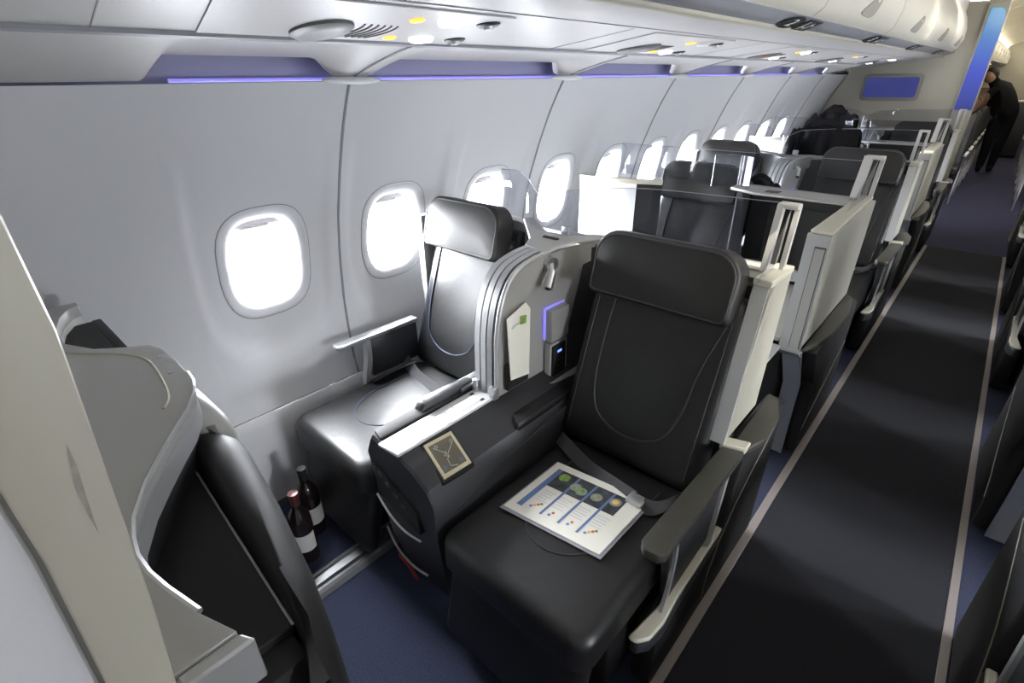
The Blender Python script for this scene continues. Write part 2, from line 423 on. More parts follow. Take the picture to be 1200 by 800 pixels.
B().box(-1.9, 1.9, 19, 19.05, 0, 2.35).obj('wall_aft', CREAM, None, smooth=False, kind='structure')
tag(bpy.data.objects['wall_aft'], 'cream wall closing the far aft end of the cabin', 'wall', kind='structure')
o = B().box(-1.9, 1.9, -1.75, -1.7, 0, 2.2).obj('wall_front', CREAM, None, smooth=False); tag(o, 'cream galley wall closing the cabin behind the viewpoint', 'wall', kind='structure')

# ------------------------------------------------------------------ overhead bins
SEAMS = [.945+1.066*(p) for p in range(-1, 6)]
def bins(side, tagged):
    nm = 'left' if side < 0 else 'right'
    S = lambda pts: [(side*-x, z) for x, z in pts]
    t = thing('overhead_bin', (side*1.0, 3, 1.6), 'long grey overhead bin with cream doors above the %s row of seats' % nm, 'overhead bin')
    Y0, Y1 = -1.7, 6.98
    B().prism(S([(-1.62, 1.75), (-1.21, 1.640), (-1.19, 1.617), (-.85, 1.652), (-.70, 1.674), (-.62, 1.71), (-.62, 2.13), (-1.7, 2.13)]), 'XZ', Y0, Y1).obj('bin_body', BINM, t)
    # closing panel above the cove light, scalloped at the panel seams
    def cp(u, v):
        d = min(abs(u-s) for s in SEAMS+[7.1]); k = 1-sm(.03, .15, d)
        if u < .44: k = 1-sm(.40, .44, u)*(1-k)
        ex, ez = lerp(-1.445, -1.502, k), lerp(1.588, 1.536, k)
        x = lerp(-1.20, ex, v); z = lerp(1.608, ez, v)+.006*math.sin(math.pi*v)
        return Vector((side*-x, u, z))
    ys = sorted(set([-1.7, -1.2]+[s+d for s in SEAMS[1:]+[-.1] for d in (-.20, -.15, -.13, -.11, -.09, -.07, -.05, -.03, -.012, .0, .012, .03, .05, .07, .09, .11, .13, .15, .2)]+[.30, .38, .40, .41, .42, .43, .44, .45, .5, 6.7, 6.98]))
    ys = [y for y in ys if y <= 6.98]
    B().grid(cp, ys, [0, .2, .4, .6, .8, 1]).obj('closing_panel', BINM, t, ang=60)
    B().grid(lambda u, v: cp(u, 1)+Vector((side*-.0, 0, .012))*v+Vector((side*.03*v, 0, 0)), ys, [0, 1]).obj('closing_panel_lip', BINM, t, ang=60)
    B().prism(S([(-1.205, 1.606), (-1.19, 1.609), (-1.19, 1.622), (-1.205, 1.622)]), 'XZ', Y0, 6.6).obj('service_rail', GREYP, t)
    for s in SEAMS[1:]:
        B().tube([cp(s, v)+Vector((0, 0, -.001)) for v in (0, .2, .4, .6, .8, 1)], .004, 6).obj('panel_seam', GREYP, t)
        B().ell((side*1.492, s, 1.533), .035, .10, .012).obj('seam_cap', WALL, t)
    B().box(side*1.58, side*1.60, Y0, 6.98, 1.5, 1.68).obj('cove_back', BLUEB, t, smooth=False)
    B().tube([(side*1.538, .47, 1.5365), (side*1.538, 6.1, 1.5365)], .0045, 6).obj('cove_spill_line', BGLOW, t, label='blue glowing line drawn for the light spill in the cove')  # emissive tube draws the cove light's spill along the wall lip
    B().tube([(side*.845, Y0, 1.6525), (side*.845, 6.6, 1.6525)], .0018, 5).obj('crease_line', GREYP, t)
    B().prism(S([(-.706, 1.672), (-.694, 1.664), (-.676, 1.668), (-.672, 1.682), (-.70, 1.69)]), 'XZ', Y0, Y1, .002, 1).obj('trim_rail', CREAM, t)
    B().prism(S([(-.678, 1.676), (-.606, 1.701), (-.61, 1.715), (-.69, 1.69)]), 'XZ', Y0, Y1).obj('number_strip', GREYP, t)
    # thin gaps between underside panels
    for yy in (.27, .44)+tuple(.44+1.066*k for k in range(1, 6)):
        B().tube([(side*.86, yy-.04, 1.6515), (side*1.19, yy, 1.6165)], .0016, 5).obj('underside_gap', GREYP, t)
    # doors
    prof = [(-.612, 1.700), (-.575, 1.73), (-.553, 1.80), (-.555, 1.88), (-.58, 1.97), (-.63, 2.06), (-.70, 2.125)]
    dy = 1.0; ed = [-1.7, -.38, .91, 2.19, 3.45, 4.70, 5.95, 6.95]
    for a, b in zip(ed, ed[1:]):
        last = b > 6.9
        rings = []
        stn = [a+.003, b-.003] if not last else [a+.003, 6.80, 6.86, 6.91, 6.945, 6.965]
        for i, y in enumerate(stn):
            q = max(0, (y-6.80)/.17) if last else 0; sh = math.sqrt(max(0.0, 1-q*q))
            o_ = [(side*-(-.70+(x+.70)*sh), y, z) for x, z in prof]+[(side*.74, y, 2.12), (side*.70, y, 1.705)]
            rings.append([Vector(p) for p in o_])
        d = B().loft(rings).obj('bin_door', BIND, t, ang=45)
        ym = a+.5*(b-a)+.1
        out = [(0, -.012), (.03, -.010), (.052, 0), (.06, .02), (.05, .042), (.02, .040), (-.04, .015), (-.075, -.008)]
        f = []
        for (u, v) in smooth_curve([(p[0], p[1], 0) for p in out], 4, True) and [(q.x, q.y) for q in smooth_curve([(p[0], p[1], 0) for p in out], 4, True)]:
            z = 1.755+v*1.5; f.append(Vector((side*-(interp([(p[1], p[0]) for p in prof], z))-side*.004, ym-.1+u*1.7, z)))
        hb = B(); n = len(f); hb.add(f+[p+Vector((side*.012, 0, 0)) for p in f], [tuple(range(n))]+[(i, (i+1) % n, n+(i+1) % n, n+i) for i in range(n)])
        h_ = hb.obj('door_handle', DOORG, t)
    # end fairing of the bin
    return t
binl = bins(-1, True); bins(1, False)
# row number placards on the strip
def text_mesh(s, size):
    cu = bpy.data.curves.new('row_number', 'FONT'); cu.body = s; cu.size = size; cu.extrude = .0006; cu.align_x = 'CENTER'; cu.align_y = 'CENTER'
    ob = bpy.data.objects.new('tmp', cu); C.objects.link(ob)
    dg = bpy.context.evaluated_depsgraph_get(); me = bpy.data.meshes.new_from_object(ob.evaluated_get(dg)); bpy.data.objects.remove(ob)
    return me
for side in (-1,):
    for i, y in enumerate((2.10, 3.40, 4.70, 6.0)):
        t = thing('row_placard', (-.642, y, 1.690), 'dark round placard with row number %d, %s on the bin strip' % (i+2, ('nearest', 'second', 'third', 'farthest')[i]), 'placard')
        # the strip's plane: from (-.678,1.676) to (-.606,1.701)
        u = Vector((0, 1, 0)); v = norm((.072, 0, .025)); n = norm((.025, 0, -.072)); c = Vector((-.642, y, 1.6865))
        ds = B(); P = [c+u*(.088*math.cos(a)) + v*(.037*math.sin(a)) for a in [2*math.pi*k/24 for k in range(24)]]
        ds.slab([p+n*.001 for p in P], .002); ds.obj('number_disc', BLK, t)
        sq = B(); sq.slab([c+u*a+v*b+n*.001 for a, b in ((.105, -.033), (.25, -.033), (.25, .033), (.105, .033))], .002); sq.obj('seat_plate', DGREY, t)
        sy = B()
        for a, b, w_, h_ in ((.135, 0, .008, .05), (.155, -.010, .03, .007), (.190, .0, .007, .045), (.21, .008, .02, .007)):
            sy.slab([c+u*(a+p*w_/2)+v*(b+q*h_/2)+n*.0035 for p, q in ((-1, -1), (1, -1), (1, 1), (-1, 1))], .0008)
        sy.obj('seat_symbol', WHITE, t)
        me = text_mesh(str(i+2), .062); me.materials.append(WHITE)
        o = bpy.data.objects.new('row_number', me); C.objects.link(o); o.parent = t
        R = Matrix((( -u.x, v.x, n.x), (-u.y, v.y, n.y), (-u.z, v.z, n.z)))
        R = Matrix(((u.x, v.x, n.x), (u.y, v.y, n.y), (u.z, v.z, n.z)))
        R = Matrix(((R[0][0]*1.7, R[0][1], R[0][2]), (R[1][0]*1.7, R[1][1], R[1][2]), (R[2][0]*1.7, R[2][1], R[2][2]))).to_4x4(); R.translation = (c+n*.0035)-Vector(t.location); o.matrix_local = R
# passenger service units
def zb(x): return interp([(-1.19, 1.617), (-.85, 1.652), (-.70, 1.674)], x)
PS = [(.80, 'above the front window seat'), (2.05, 'above the second row'), (3.36, 'above the third row'), (4.66, 'above the fourth row'), (5.95, 'above the last row')]
for i, (y, where) in enumerate(PS):
    t = thing('service_unit', (-1.08, y, zb(-1.08)), 'overhead service unit with lamps, vents and speaker grille '+where, 'service unit', 'passenger service units under the left bin')
    B().sweep([(-1.18, y-.06, zb(-1.18)-.002), (-1.0, y-.1, zb(-1.0)-.002), (-.87, y-.13, zb(-.87)-.002)], (0, 1, 0), .62, .003).obj('unit_panel', BINM, t)
    # speaker disc and slots
    def disc(x, yy, rx, ry, dz, m, name, th=.005):
        b = B(); b.loft([[Vector((x+rx*q*math.cos(a), yy+ry*q*math.sin(a), zb(x+rx*q*math.cos(a))-.003-h)) for a in [2*math.pi*k/24 for k in range(24)]] for q, h in ((1, 0), (1, dz*.5), (.85, dz), (.3, dz))])
        return b.obj(name, m, t)
    disc(-1.08, y-.17, .085, .055, .012, DOME, 'speaker_dome')
    for k in range(6):
        x0 = -1.08
        B().tube([(x0+.080*math.cos(a), y-.13+.016*k+.035*math.sin(a), zb(x0+.080*math.cos(a))-.004) for a in [math.pi*(.2+.6*j/8) for j in range(9)]], .0022, 5).obj('grille_slot', DGREY, t)
    for j, (x, dyy) in enumerate(((-1.13, .06), (-.95, .0))):
        disc(x, y+dyy-.03, .018, .014, .004, ORNG, 'seatbelt_lamp')
        disc(x+.01, y+dyy+.055, .026, .032, .009, WHITE if (i % 2 and j) else LAMPW, 'reading_light')
        disc(x+.015, y+dyy+.16, .028, .026, .006, DGREY, 'air_vent')
        disc(x+.015, y+dyy+.16, .012, .012, .012, SILV, 'vent_nozzle')

# ------------------------------------------------------------------ far bulkhead
for side in (-1, 1):
    nm = 'left' if side < 0 else 'right'
    t = thing('class_divider', (side*1.0, 7.2, 0), 'cream partition wall behind the last business row, %s of the aisle' % nm, 'partition')
    b = B(); b.prism([(side*1.73, 0), (side*.34, 0), (side*.33, 2.13), (side*1.50, 2.13), (side*1.50, 1.54), (side*1.635, 1.26), (side*1.735, .94), (side*1.755, .6), (side*1.73, .40)], 'XZ', 7.2, 7.26); b.obj('wall_panel', CREAM, t)
    B().box(side*.48, side*.325, 7.12, 7.2, 0, 2.10, .01).obj('end_post', CREAM, t)
    B().prism([(side*(.475), 1.20), (side*.335, 1.20), (side*.330, 1.95), (side*.345, 2.03), (side*.38, 2.06), (side*.455, 2.06)], 'XZ', 7.105, 7.12, .003, 1).obj('glow_panel', PYLON, t, label='backlit blue panel')
    if side < 0:
        oc = [(x-1.07, z+1.40) for x, z in rrect(.265, .125, .04)]
        B().prism(oc, 'XZ', 7.18, 7.2, .004, 1).obj('inset_frame', DOORG, t)
        B().prism([(x-1.07, z+1.40) for x, z in rrect(.235, .095, .025)], 'XZ', 7.17, 7.182).obj('inset_panel', BLUEP, t, label='deep blue backlit inset')

# ------------------------------------------------------------------ seats
def make_seat(name, cx, label, xc_back=None, wc=.49, wb=.49, wh=.44, ychk=0, seam=SEAM, head_tilt=0):
    xb = xc_back if xc_back is not None else cx
    base = (cx, 1.0+ychk, 0); t = thing(name, base, label, 'seat')
    Y = ychk
    # cushion
    B().pillow((cx, .895+Y, .305), (1, 0, 0), (0, 1, 0), (0, 0, 1), rrect(wc/2, .305, .05), .13, .04, .008).obj('seat_cushion', LEATH, t)
    # leg rest hanging in front
    B().pillow((cx, .655+Y, .215), (1, 0, 0), (0, .22, 1), (0, -1, .22), rrect(wc/2-.015, .165, .03), .055, .025, .006).obj('leg_rest', LEATH, t)
    # thigh seam loop
    su = [(cx+.13*math.cos(a)*1.0, .905+Y+.165*math.sin(a), .4425) for a in [math.pi*(-1.02+.02*1+1.04*k/24) for k in range(25)]]
    B().tube([(cx-.14, 1.12+Y, .4425)]+su+[(cx+.14, 1.12+Y, .4425)], .0024, 6).obj('cushion_seam', seam, t)
    # backrest
    a = Vector((xb, 1.185+Y, .43)); b_ = Vector((xb, 1.385+Y, .99)); ax = (b_-a).normalized(); nn = Vector((0, -ax.z, ax.y))
    c = (a+b_)/2
    hl = (b_-a).length/2
    br = B().pillow(c-nn*.06, (1, 0, 0), ax, nn, rrect(wb/2, hl, (.04, .05)), .085, .035, .010).obj('backrest', LEATH, t)
    def onback(u, v): return c+Vector((u, 0, 0))+ax*v+nn*(.0285+.0085*max(0, 1-max(abs(u)/(wb/2), abs(v)/hl)))
    us = [(-.15, hl*.85), (-.155, .1), (-.15, -.06), (-.12, -.155), (-.06, -.195), (0, -.205), (.06, -.195), (.12, -.155), (.15, -.06), (.165, .08), (.205, hl*.8)]
    B().tube(smooth_curve([onback(u, v) for u, v in us], 5), .0032, 6).obj('backrest_seam', seam, t)
    for s in (-1, 1):
        B().tube([onback(s*(wb/2-.035), v) for v in (-hl+.04, 0, hl-.05)], .0015, 5).obj('side_seam', seam, t)
    # headrest
    hc = Vector((xb-.01, 1.358+Y, 1.015)); hax = norm((0, .26, 1)); hn = Vector((0, -hax.z, hax.y)); hu = Vector((1, head_tilt, 0))
    out = rrect(wh/2, .10, (.022, .075))
    hr = B().pillow(hc-hn*.035, hu, hax, hn, out, .095, .016, .008).obj('headrest', LEATH2, t)
    B().tube([hc+hu*u+hax*v+hn*.0595 for u, v in [(p[0]*.955, p[1]*.90) for p in out]], .0028, 6, closed=True).obj('headrest_piping', PIPE, hr)
    B().box(xb-.06, xb+.06, 1.40+Y, 1.46+Y, .93, 1.09, .02).obj('headrest_mount', BLK, t)
    # frame and base
    B().box(cx-wc/2+.03, cx+wc/2-.03, .76+Y, 1.30+Y, .02, .30, .02).obj('seat_base', BLK, t)
    B().prism([(1.22+Y, .05), (1.44+Y, .05), (1.485+Y, 1.0), (1.43+Y, 1.02), (1.27+Y, .45)], 'YZ', xb-wb/2+.02, xb+wb/2-.02, .01, 1).obj('back_shell', BLK, t)
    # safety belt
    bl = B().sweep(smooth_curve([(cx-.235, 1.13+Y, .45), (cx-.19, 1.10+Y, .465), (cx-.08, 1.07+Y, .450), (cx+.04, 1.05+Y, .452), (cx+.10, 1.04+Y, .455)], 5), (0, .75, .6), .045, .003)
    bo = bl.obj('safety_belt', BELT, t)
    B().sweep(smooth_curve([(cx+.235, 1.15+Y, .47), (cx+.21, 1.09+Y, .485), (cx+.17, 1.045+Y, .46), (cx+.13, 1.03+Y, .456)], 5), (0, .75, .6), .045, .003).obj('safety_belt', BELT, t)
    B().box(cx+.085, cx+.135, 1.015+Y, 1.055+Y, .452, .466, .004).obj('belt_buckle', BUCK, bo)
    return t
ROW = 2.61
seatA = make_seat('airline_chair', -.585, 'black leather aisle seat in front with a menu on its cushion', xc_back=-.612, wh=.445)
seatW = make_seat('airline_chair', -1.425, 'black leather window seat beside the first two windows, lit by daylight', xc_back=-1.448, wc=.47, wb=.43, wh=.405, seam=SEAMB)
seatS = make_seat('airline_chair', -1.15, 'black leather suite seat directly behind the front pair of seats', xc_back=-1.15, wh=.43, ychk=1.47)

# ---- aisle side of a dual row
def make_side(t, Y=0):
    B().prism([(-.342, .80+Y), (-.325, .778+Y), (-.290, .782+Y), (-.279, .80+Y), (-.279, 1.26+Y), (-.338, 1.24+Y)], 'XY', .572, .602, .006).obj('armrest_pad', OLIVE, t)
    B().prism([(-.345, 1.243+Y), (-.279, 1.263+Y), (-.279, 1.305+Y), (-.345, 1.285+Y)], 'XY', .585, .607, .003, 1).obj('armrest_cap', CREAM, t)
    B().prism([(-.318, 1.27+Y), (-.276, 1.29+Y), (-.255, 1.36+Y), (-.262, 1.50+Y), (-.295, 1.60+Y), (-.33, 1.62+Y)], 'XY', .575, .598, .005).obj('armrest_tail', OLIVE, t)
    B().prism([(.86+Y, .575), (1.22+Y, .575), (1.20+Y, .46), (1.16+Y, .33), (.92+Y, .31), (.90+Y, .42)], 'YZ', -.325, -.300, .006).obj('armrest_support', DGREY, t)
    B().sweep(smooth_curve([(-.297, 1.205+Y, .575), (-.297, 1.19+Y, .48), (-.297, 1.17+Y, .38), (-.297, 1.16+Y, .31)], 4), (1, 0, 0), .012, .022).obj('support_strut', SILV, t)
    B().sweep(smooth_curve([(-.297, .895+Y, .575), (-.297, .905+Y, .48), (-.297, .90+Y, .38), (-.297, .875+Y, .31)], 4), (1, 0, 0), .010, .012).obj('support_strut', SILV, t)
    B().prism([(-.328, .770+Y), (-.305, .772+Y), (-.285, .80+Y), (-.278, .86+Y), (-.285, .95+Y), (-.290, 1.32+Y), (-.310, 1.32+Y), (-.312, .90+Y)], 'XY', .285, .300, .004, 1).obj('lower_trim', CREAM, t)
    B().prism([(-.325, .775+Y), (-.303, .777+Y), (-.283, .805+Y), (-.276, .86+Y), (-.283, .95+Y), (-.288, 1.32+Y), (-.330, 1.32+Y), (-.330, .90+Y)], 'XY', .24, .285, .006).obj('lower_trim_base', DGREY, t)
    B().prism([(.85+Y, .02), (1.62+Y, .02), (1.66+Y, .57), (1.30+Y, .57), (1.25+Y, .26), (.85+Y, .26)], 'YZ', -.345, -.285, .008).obj('side_shroud', BLK, t)
    B().tube(smooth_curve([(-.284, 1.18+Y, .06), (-.284, 1.20+Y, .20), (-.284, 1.33+Y, .36), (-.284, 1.60+Y, .50)], 5), .002, 5).obj('shroud_edge', EDGEM, t)
    p = [(1.245+Y, .607), (1.50+Y, .607), (1.545+Y, 1.04), (1.40+Y, 1.045), (1.375+Y, 1.0)]
    B().prism(p, 'YZ', -.365, -.335, .003, 1).obj('side_panel', DOORG, t)
    B().sweep([(-.352, 1.243+Y, .607), (-.358, 1.31+Y, .81), (-.364, 1.385+Y, 1.03)], (1, 0, 0), .040, .014).obj('panel_edge', SILV, t)
    B().prism([(1.37+Y, 1.035), (1.56+Y, 1.032), (1.56+Y, 1.05), (1.375+Y, 1.055)], 'YZ', -.385, -.335, .003, 1).obj('panel_cap', CREAM, t)
    return t
make_side(seatA)

# ---- shell and screens of a dual row
def wall_path(bb, path, z0, z1, th):
    P = [Vector((p[0], p[1], 0)) for p in path]; rings = []
    for i, p in enumerate(P):
        tt = (P[min(i+1, len(P)-1)]-P[max(i-1, 0)]).normalized(); n = Vector((-tt.y, tt.x, 0))*th/2
        za = z1(i/(len(P)-1)) if callable(z1) else z1
        zo = z0(i/(len(P)-1)) if callable(z0) else z0
        rings.append([Vector((p.x+n.x, p.y+n.y, zo)), Vector((p.x-n.x, p.y-n.y, zo)), Vector((p.x-n.x, p.y-n.y, za)), Vector((p.x+n.x, p.y+n.y, za))])
    return bb.loft(rings)
def make_shell(Y=0):
    t = thing('privacy_shell', (-1.03, 1.4+Y, 0), 'grey shell around the front seat pair with clear privacy screen and storage nook', 'seat shell')
    fp = smooth_curve([(0, 1.000+Y, .607), (0, 1.004+Y, .72), (0, 1.010+Y, .83), (0, 1.035+Y, .93), (0, 1.085+Y, 1.00), (0, 1.17+Y, 1.028), (0, 1.30+Y, 1.036)], 6)
    # fin between the seats
    pts = [(p.y, p.z) for p in fp]+[(1.5+Y, 1.036), (1.5+Y, .56), (1.0+Y, .56)]
    B().prism(pts, 'YZ', -1.062, -1.005).obj('divider_fin', SHELL, t)
    for x, r, m in ((-1.060, .0105, SILV), (-1.033, .0105, SILV), (-1.006, .0105, SATIN)):
        B().sweep([(x, p.y-.004, p.z+.001) for p in fp], (1, 0, 0), .022, .016).obj('divider_rim', m, t)
    B().tube([(-.981, p.y-.004, p.z+.002) for p in fp]+[(-.955, 1.42+Y, 1.034), (-.90, 1.462+Y, 1.03), (-.83, 1.475+Y, 1.03)], .008, 8).obj('nook_rim', SILV, t)
    # nook: grey liner then dark liner
    lp = smooth_curve([(-.99, 1.005+Y, 0), (-.99, 1.15+Y, 0), (-.985, 1.28+Y, 0), (-.965, 1.38+Y, 0), (-.93, 1.435+Y, 0)], 5)
    g = B(); rings = []
    topz = [(1.0, .60), (1.01, .83), (1.035, .93), (1.085, 1.0), (1.17, 1.026), (1.30, 1.034), (2, 1.034)]
    for p in lp:
        zt = interp([(a+Y, b) for a, b in topz], p.y); zb_ = .555 if p.y-Y < 1.29 else lerp(.555, .975, min(1, (p.y-Y-1.29)/.14)); rings.append([Vector((p.x-.006, p.y, zb_)), Vector((p.x+.006, p.y, zb_)), Vector((p.x+.006, p.y, zt)), Vector((p.x-.006, p.y, zt))])
    g.loft(rings).obj('nook_liner', SHELL, t)
    B().prism([(-.99, 1.01+Y), (-.955, 1.04+Y), (-.925, 1.20+Y), (-.905, 1.33+Y), (-.92, 1.42+Y), (-.99, 1.42+Y)], 'XY', .573, .584, .004, 1).obj('nook_ledge', SHELL, t)
    dl = smooth_curve([(-.935, 1.43+Y, 0), (-.90, 1.452+Y, 0), (-.80, 1.468+Y, 0), (-.60, 1.478+Y, 0), (-.385, 1.478+Y, 0)], 5)
    wall_path(B(), dl, .30, 1.02, .012).obj('back_liner', LINER, t)
    wall_path(B(), [(-.985, 1.44+Y), (-.93, 1.452+Y), (-.88, 1.462+Y)], .975, 1.03, .014).obj('liner_header', SHELL, t)
    # back shell: behind both seats
    bp = smooth_curve([(-1.70, 1.30+Y, 0), (-1.68, 1.44+Y, 0), (-1.60, 1.50+Y, 0), (-1.45, 1.515+Y, 0), (-1.30, 1.50+Y, 0), (-1.20, 1.44+Y, 0), (-1.14, 1.42+Y, 0), (-1.07, 1.42+Y, 0), (-1.0, 1.46+Y, 0), (-.93, 1.495+Y, 0), (-.84, 1.515+Y, 0), (-.7, 1.522+Y, 0), (-.39, 1.525+Y, 0)], 6)
    wall_path(B(), bp, .03, 1.036, .035).obj('back_shell', SHELL, t)
    B().prism([(-1.070, 1.24+Y), (-.985, 1.22+Y), (-.97, 1.36+Y), (-.92, 1.44+Y), (-.83, 1.48+Y), (-.60, 1.50+Y), (-.385, 1.50+Y), (-.385, 1.55+Y), (-.60, 1.555+Y), (-.84, 1.54+Y), (-.96, 1.49+Y), (-1.05, 1.42+Y), (-1.12, 1.42+Y), (-1.20, 1.48+Y), (-1.29, 1.545+Y), (-1.31, 1.51+Y), (-1.22, 1.42+Y), (-1.16, 1.36+Y), (-1.11, 1.31+Y)], 'XY', 1.034, 1.046, .003, 1).obj('shell_top', SHELL, t)
    B().box(-1.08, -1.02, 1.345+Y, 1.36+Y, 1.046, 1.050).obj('top_slot', BLK, t)
    B().box(-1.055, -1.02, 1.415+Y, 1.428+Y, 1.04, 1.075, .003).obj('screen_clip', SILV, t)
    # privacy screen
    gp = smooth_curve([(-1.44, 1.53+Y, 0), (-1.37, 1.522+Y, 0), (-1.30, 1.50+Y, 0), (-1.22, 1.45+Y, 0), (-1.14, 1.405+Y, 0), (-1.05, 1.40+Y, 0), (-.96, 1.465+Y, 0), (-.85, 1.52+Y, 0), (-.70, 1.535+Y, 0), (-.40, 1.535+Y, 0)], 6)
    zt = lambda u: interp([(0, 1.215), (.15, 1.22), (.30, 1.205), (.42, 1.175), (.50, 1.165), (.58, 1.20), (1, 1.222)], u)
    gl = wall_path(B(), gp, 1.045, zt, .005).obj('privacy_screen', GLASS, t, label='clear curved screen')
    B().tube([(p.x, p.y, zt(i/(len(gp)-1))) for i, p in enumerate(gp)], .0012, 5).obj('screen_edge', GEDGE, gl)
    # post at the aisle end
    B().sweep([(-.392, 1.475+Y, 1.045), (-.392, 1.51+Y, 1.222)], (1, 0, 0), .017, .022).obj('screen_post', DOORL, t)
    B().sweep([(-.354, 1.50+Y, 1.045), (-.354, 1.53+Y, 1.222)], (1, 0, 0), .012, .020).obj('screen_post', DOORL, t)
    B().box(-.401, -.348, 1.50+Y, 1.54+Y, 1.213, 1.226, .003).obj('post_cap', DOORL, t)
    gt = B().prism([(1.35+Y, 1.05), (1.50+Y, 1.05), (1.515+Y, 1.22)], 'YZ', -.370, -.366).obj('corner_glass', GLASS, t)
    B().slab([(-.970, 1.305+Y, .45), (-.970, 1.305+Y, .56), (-.938, 1.395+Y, .965), (-.912, 1.452+Y, .985), (-.912, 1.452+Y, .45)], .004).obj('dark_lining', LINER, t)
    # reading light, leaflet pocket, socket box, remote
    rl = B(); rl.cyl((-.984, 1.255+Y, 1.000), (-.960, 1.250+Y, .998), .024).cyl((-.968, 1.25+Y, .998), (-.945, 1.225+Y, .975), .011).cyl((-.945, 1.228+Y, .985), (-.935, 1.195+Y, .940), .014)
    rlo = rl.obj('reading_light', SATIN, t, label='silver swivel reading light')
    B().cyl((-.9355, 1.1965+Y, .9415), (-.934, 1.192+Y, .9365), .009).obj('lens', BLK, rlo)
    B().prism([(1.030+Y, .62), (1.135+Y, .62), (1.14+Y, .72), (1.03+Y, .715)], 'YZ', -.978, -.962, .004, 1).obj('leaflet_pocket', BLK, t)
    sb = B(); sb.box(-.978, -.945, 1.235+Y, 1.335+Y, .72, .84, .008).obj('socket_box', SHELL, t)
    B().box(-.979, -.972, 1.228+Y, 1.236+Y, .73, .842).box(-.979, -.970, 1.235+Y, 1.335+Y, .841, .846).obj('accent_light', BGLOW, t, label='thin blue accent light')
    B().box(-.978, -.950, 1.235+Y, 1.335+Y, .575, .715, .006).obj('remote_bay', SHELL, t)
    rm = B().box(-.955, -.943, 1.243+Y, 1.317+Y, .582, .705, .004).obj('handset', BLK, t)
    B().box(-.9435, -.9415, 1.268+Y, 1.290+Y, .676, .684).obj('handset_display', BLUED, rm)
    for k in range(6): B().box(-.9435, -.9415, 1.27+(k % 2)*.02+Y, 1.278+(k % 2)*.02+Y, .60+.02*(k//2), .608+.02*(k//2)).obj('handset_button', DGREY, rm)
    return t
shellA = make_shell()
lf = B(); lf.slab([(-.955, 1.035, .665), (-.950, 1.120, .655), (-.958, 1.135, .885), (-.968, 1.125, .905), (-.966, 1.033, .88)], .002)
lfo = lf.obj('leaflet', PAPER, None, origin=(-.96, 1.08, .66)); tag(lfo, 'cream leaflet with green emblem standing in the storage nook between the seats', 'leaflet')
B().prism([(1.088, .845), (1.114, .842), (1.115, .868), (1.090, .871)], 'YZ', -.9600, -.9555).obj('emblem', PGRN, lfo, label='small green emblem')
B().prism([(1.050, .842), (1.084, .849), (1.084, .853), (1.050, .846)], 'YZ', -.9600, -.9565).obj('printed_line', PTEXT, lfo)

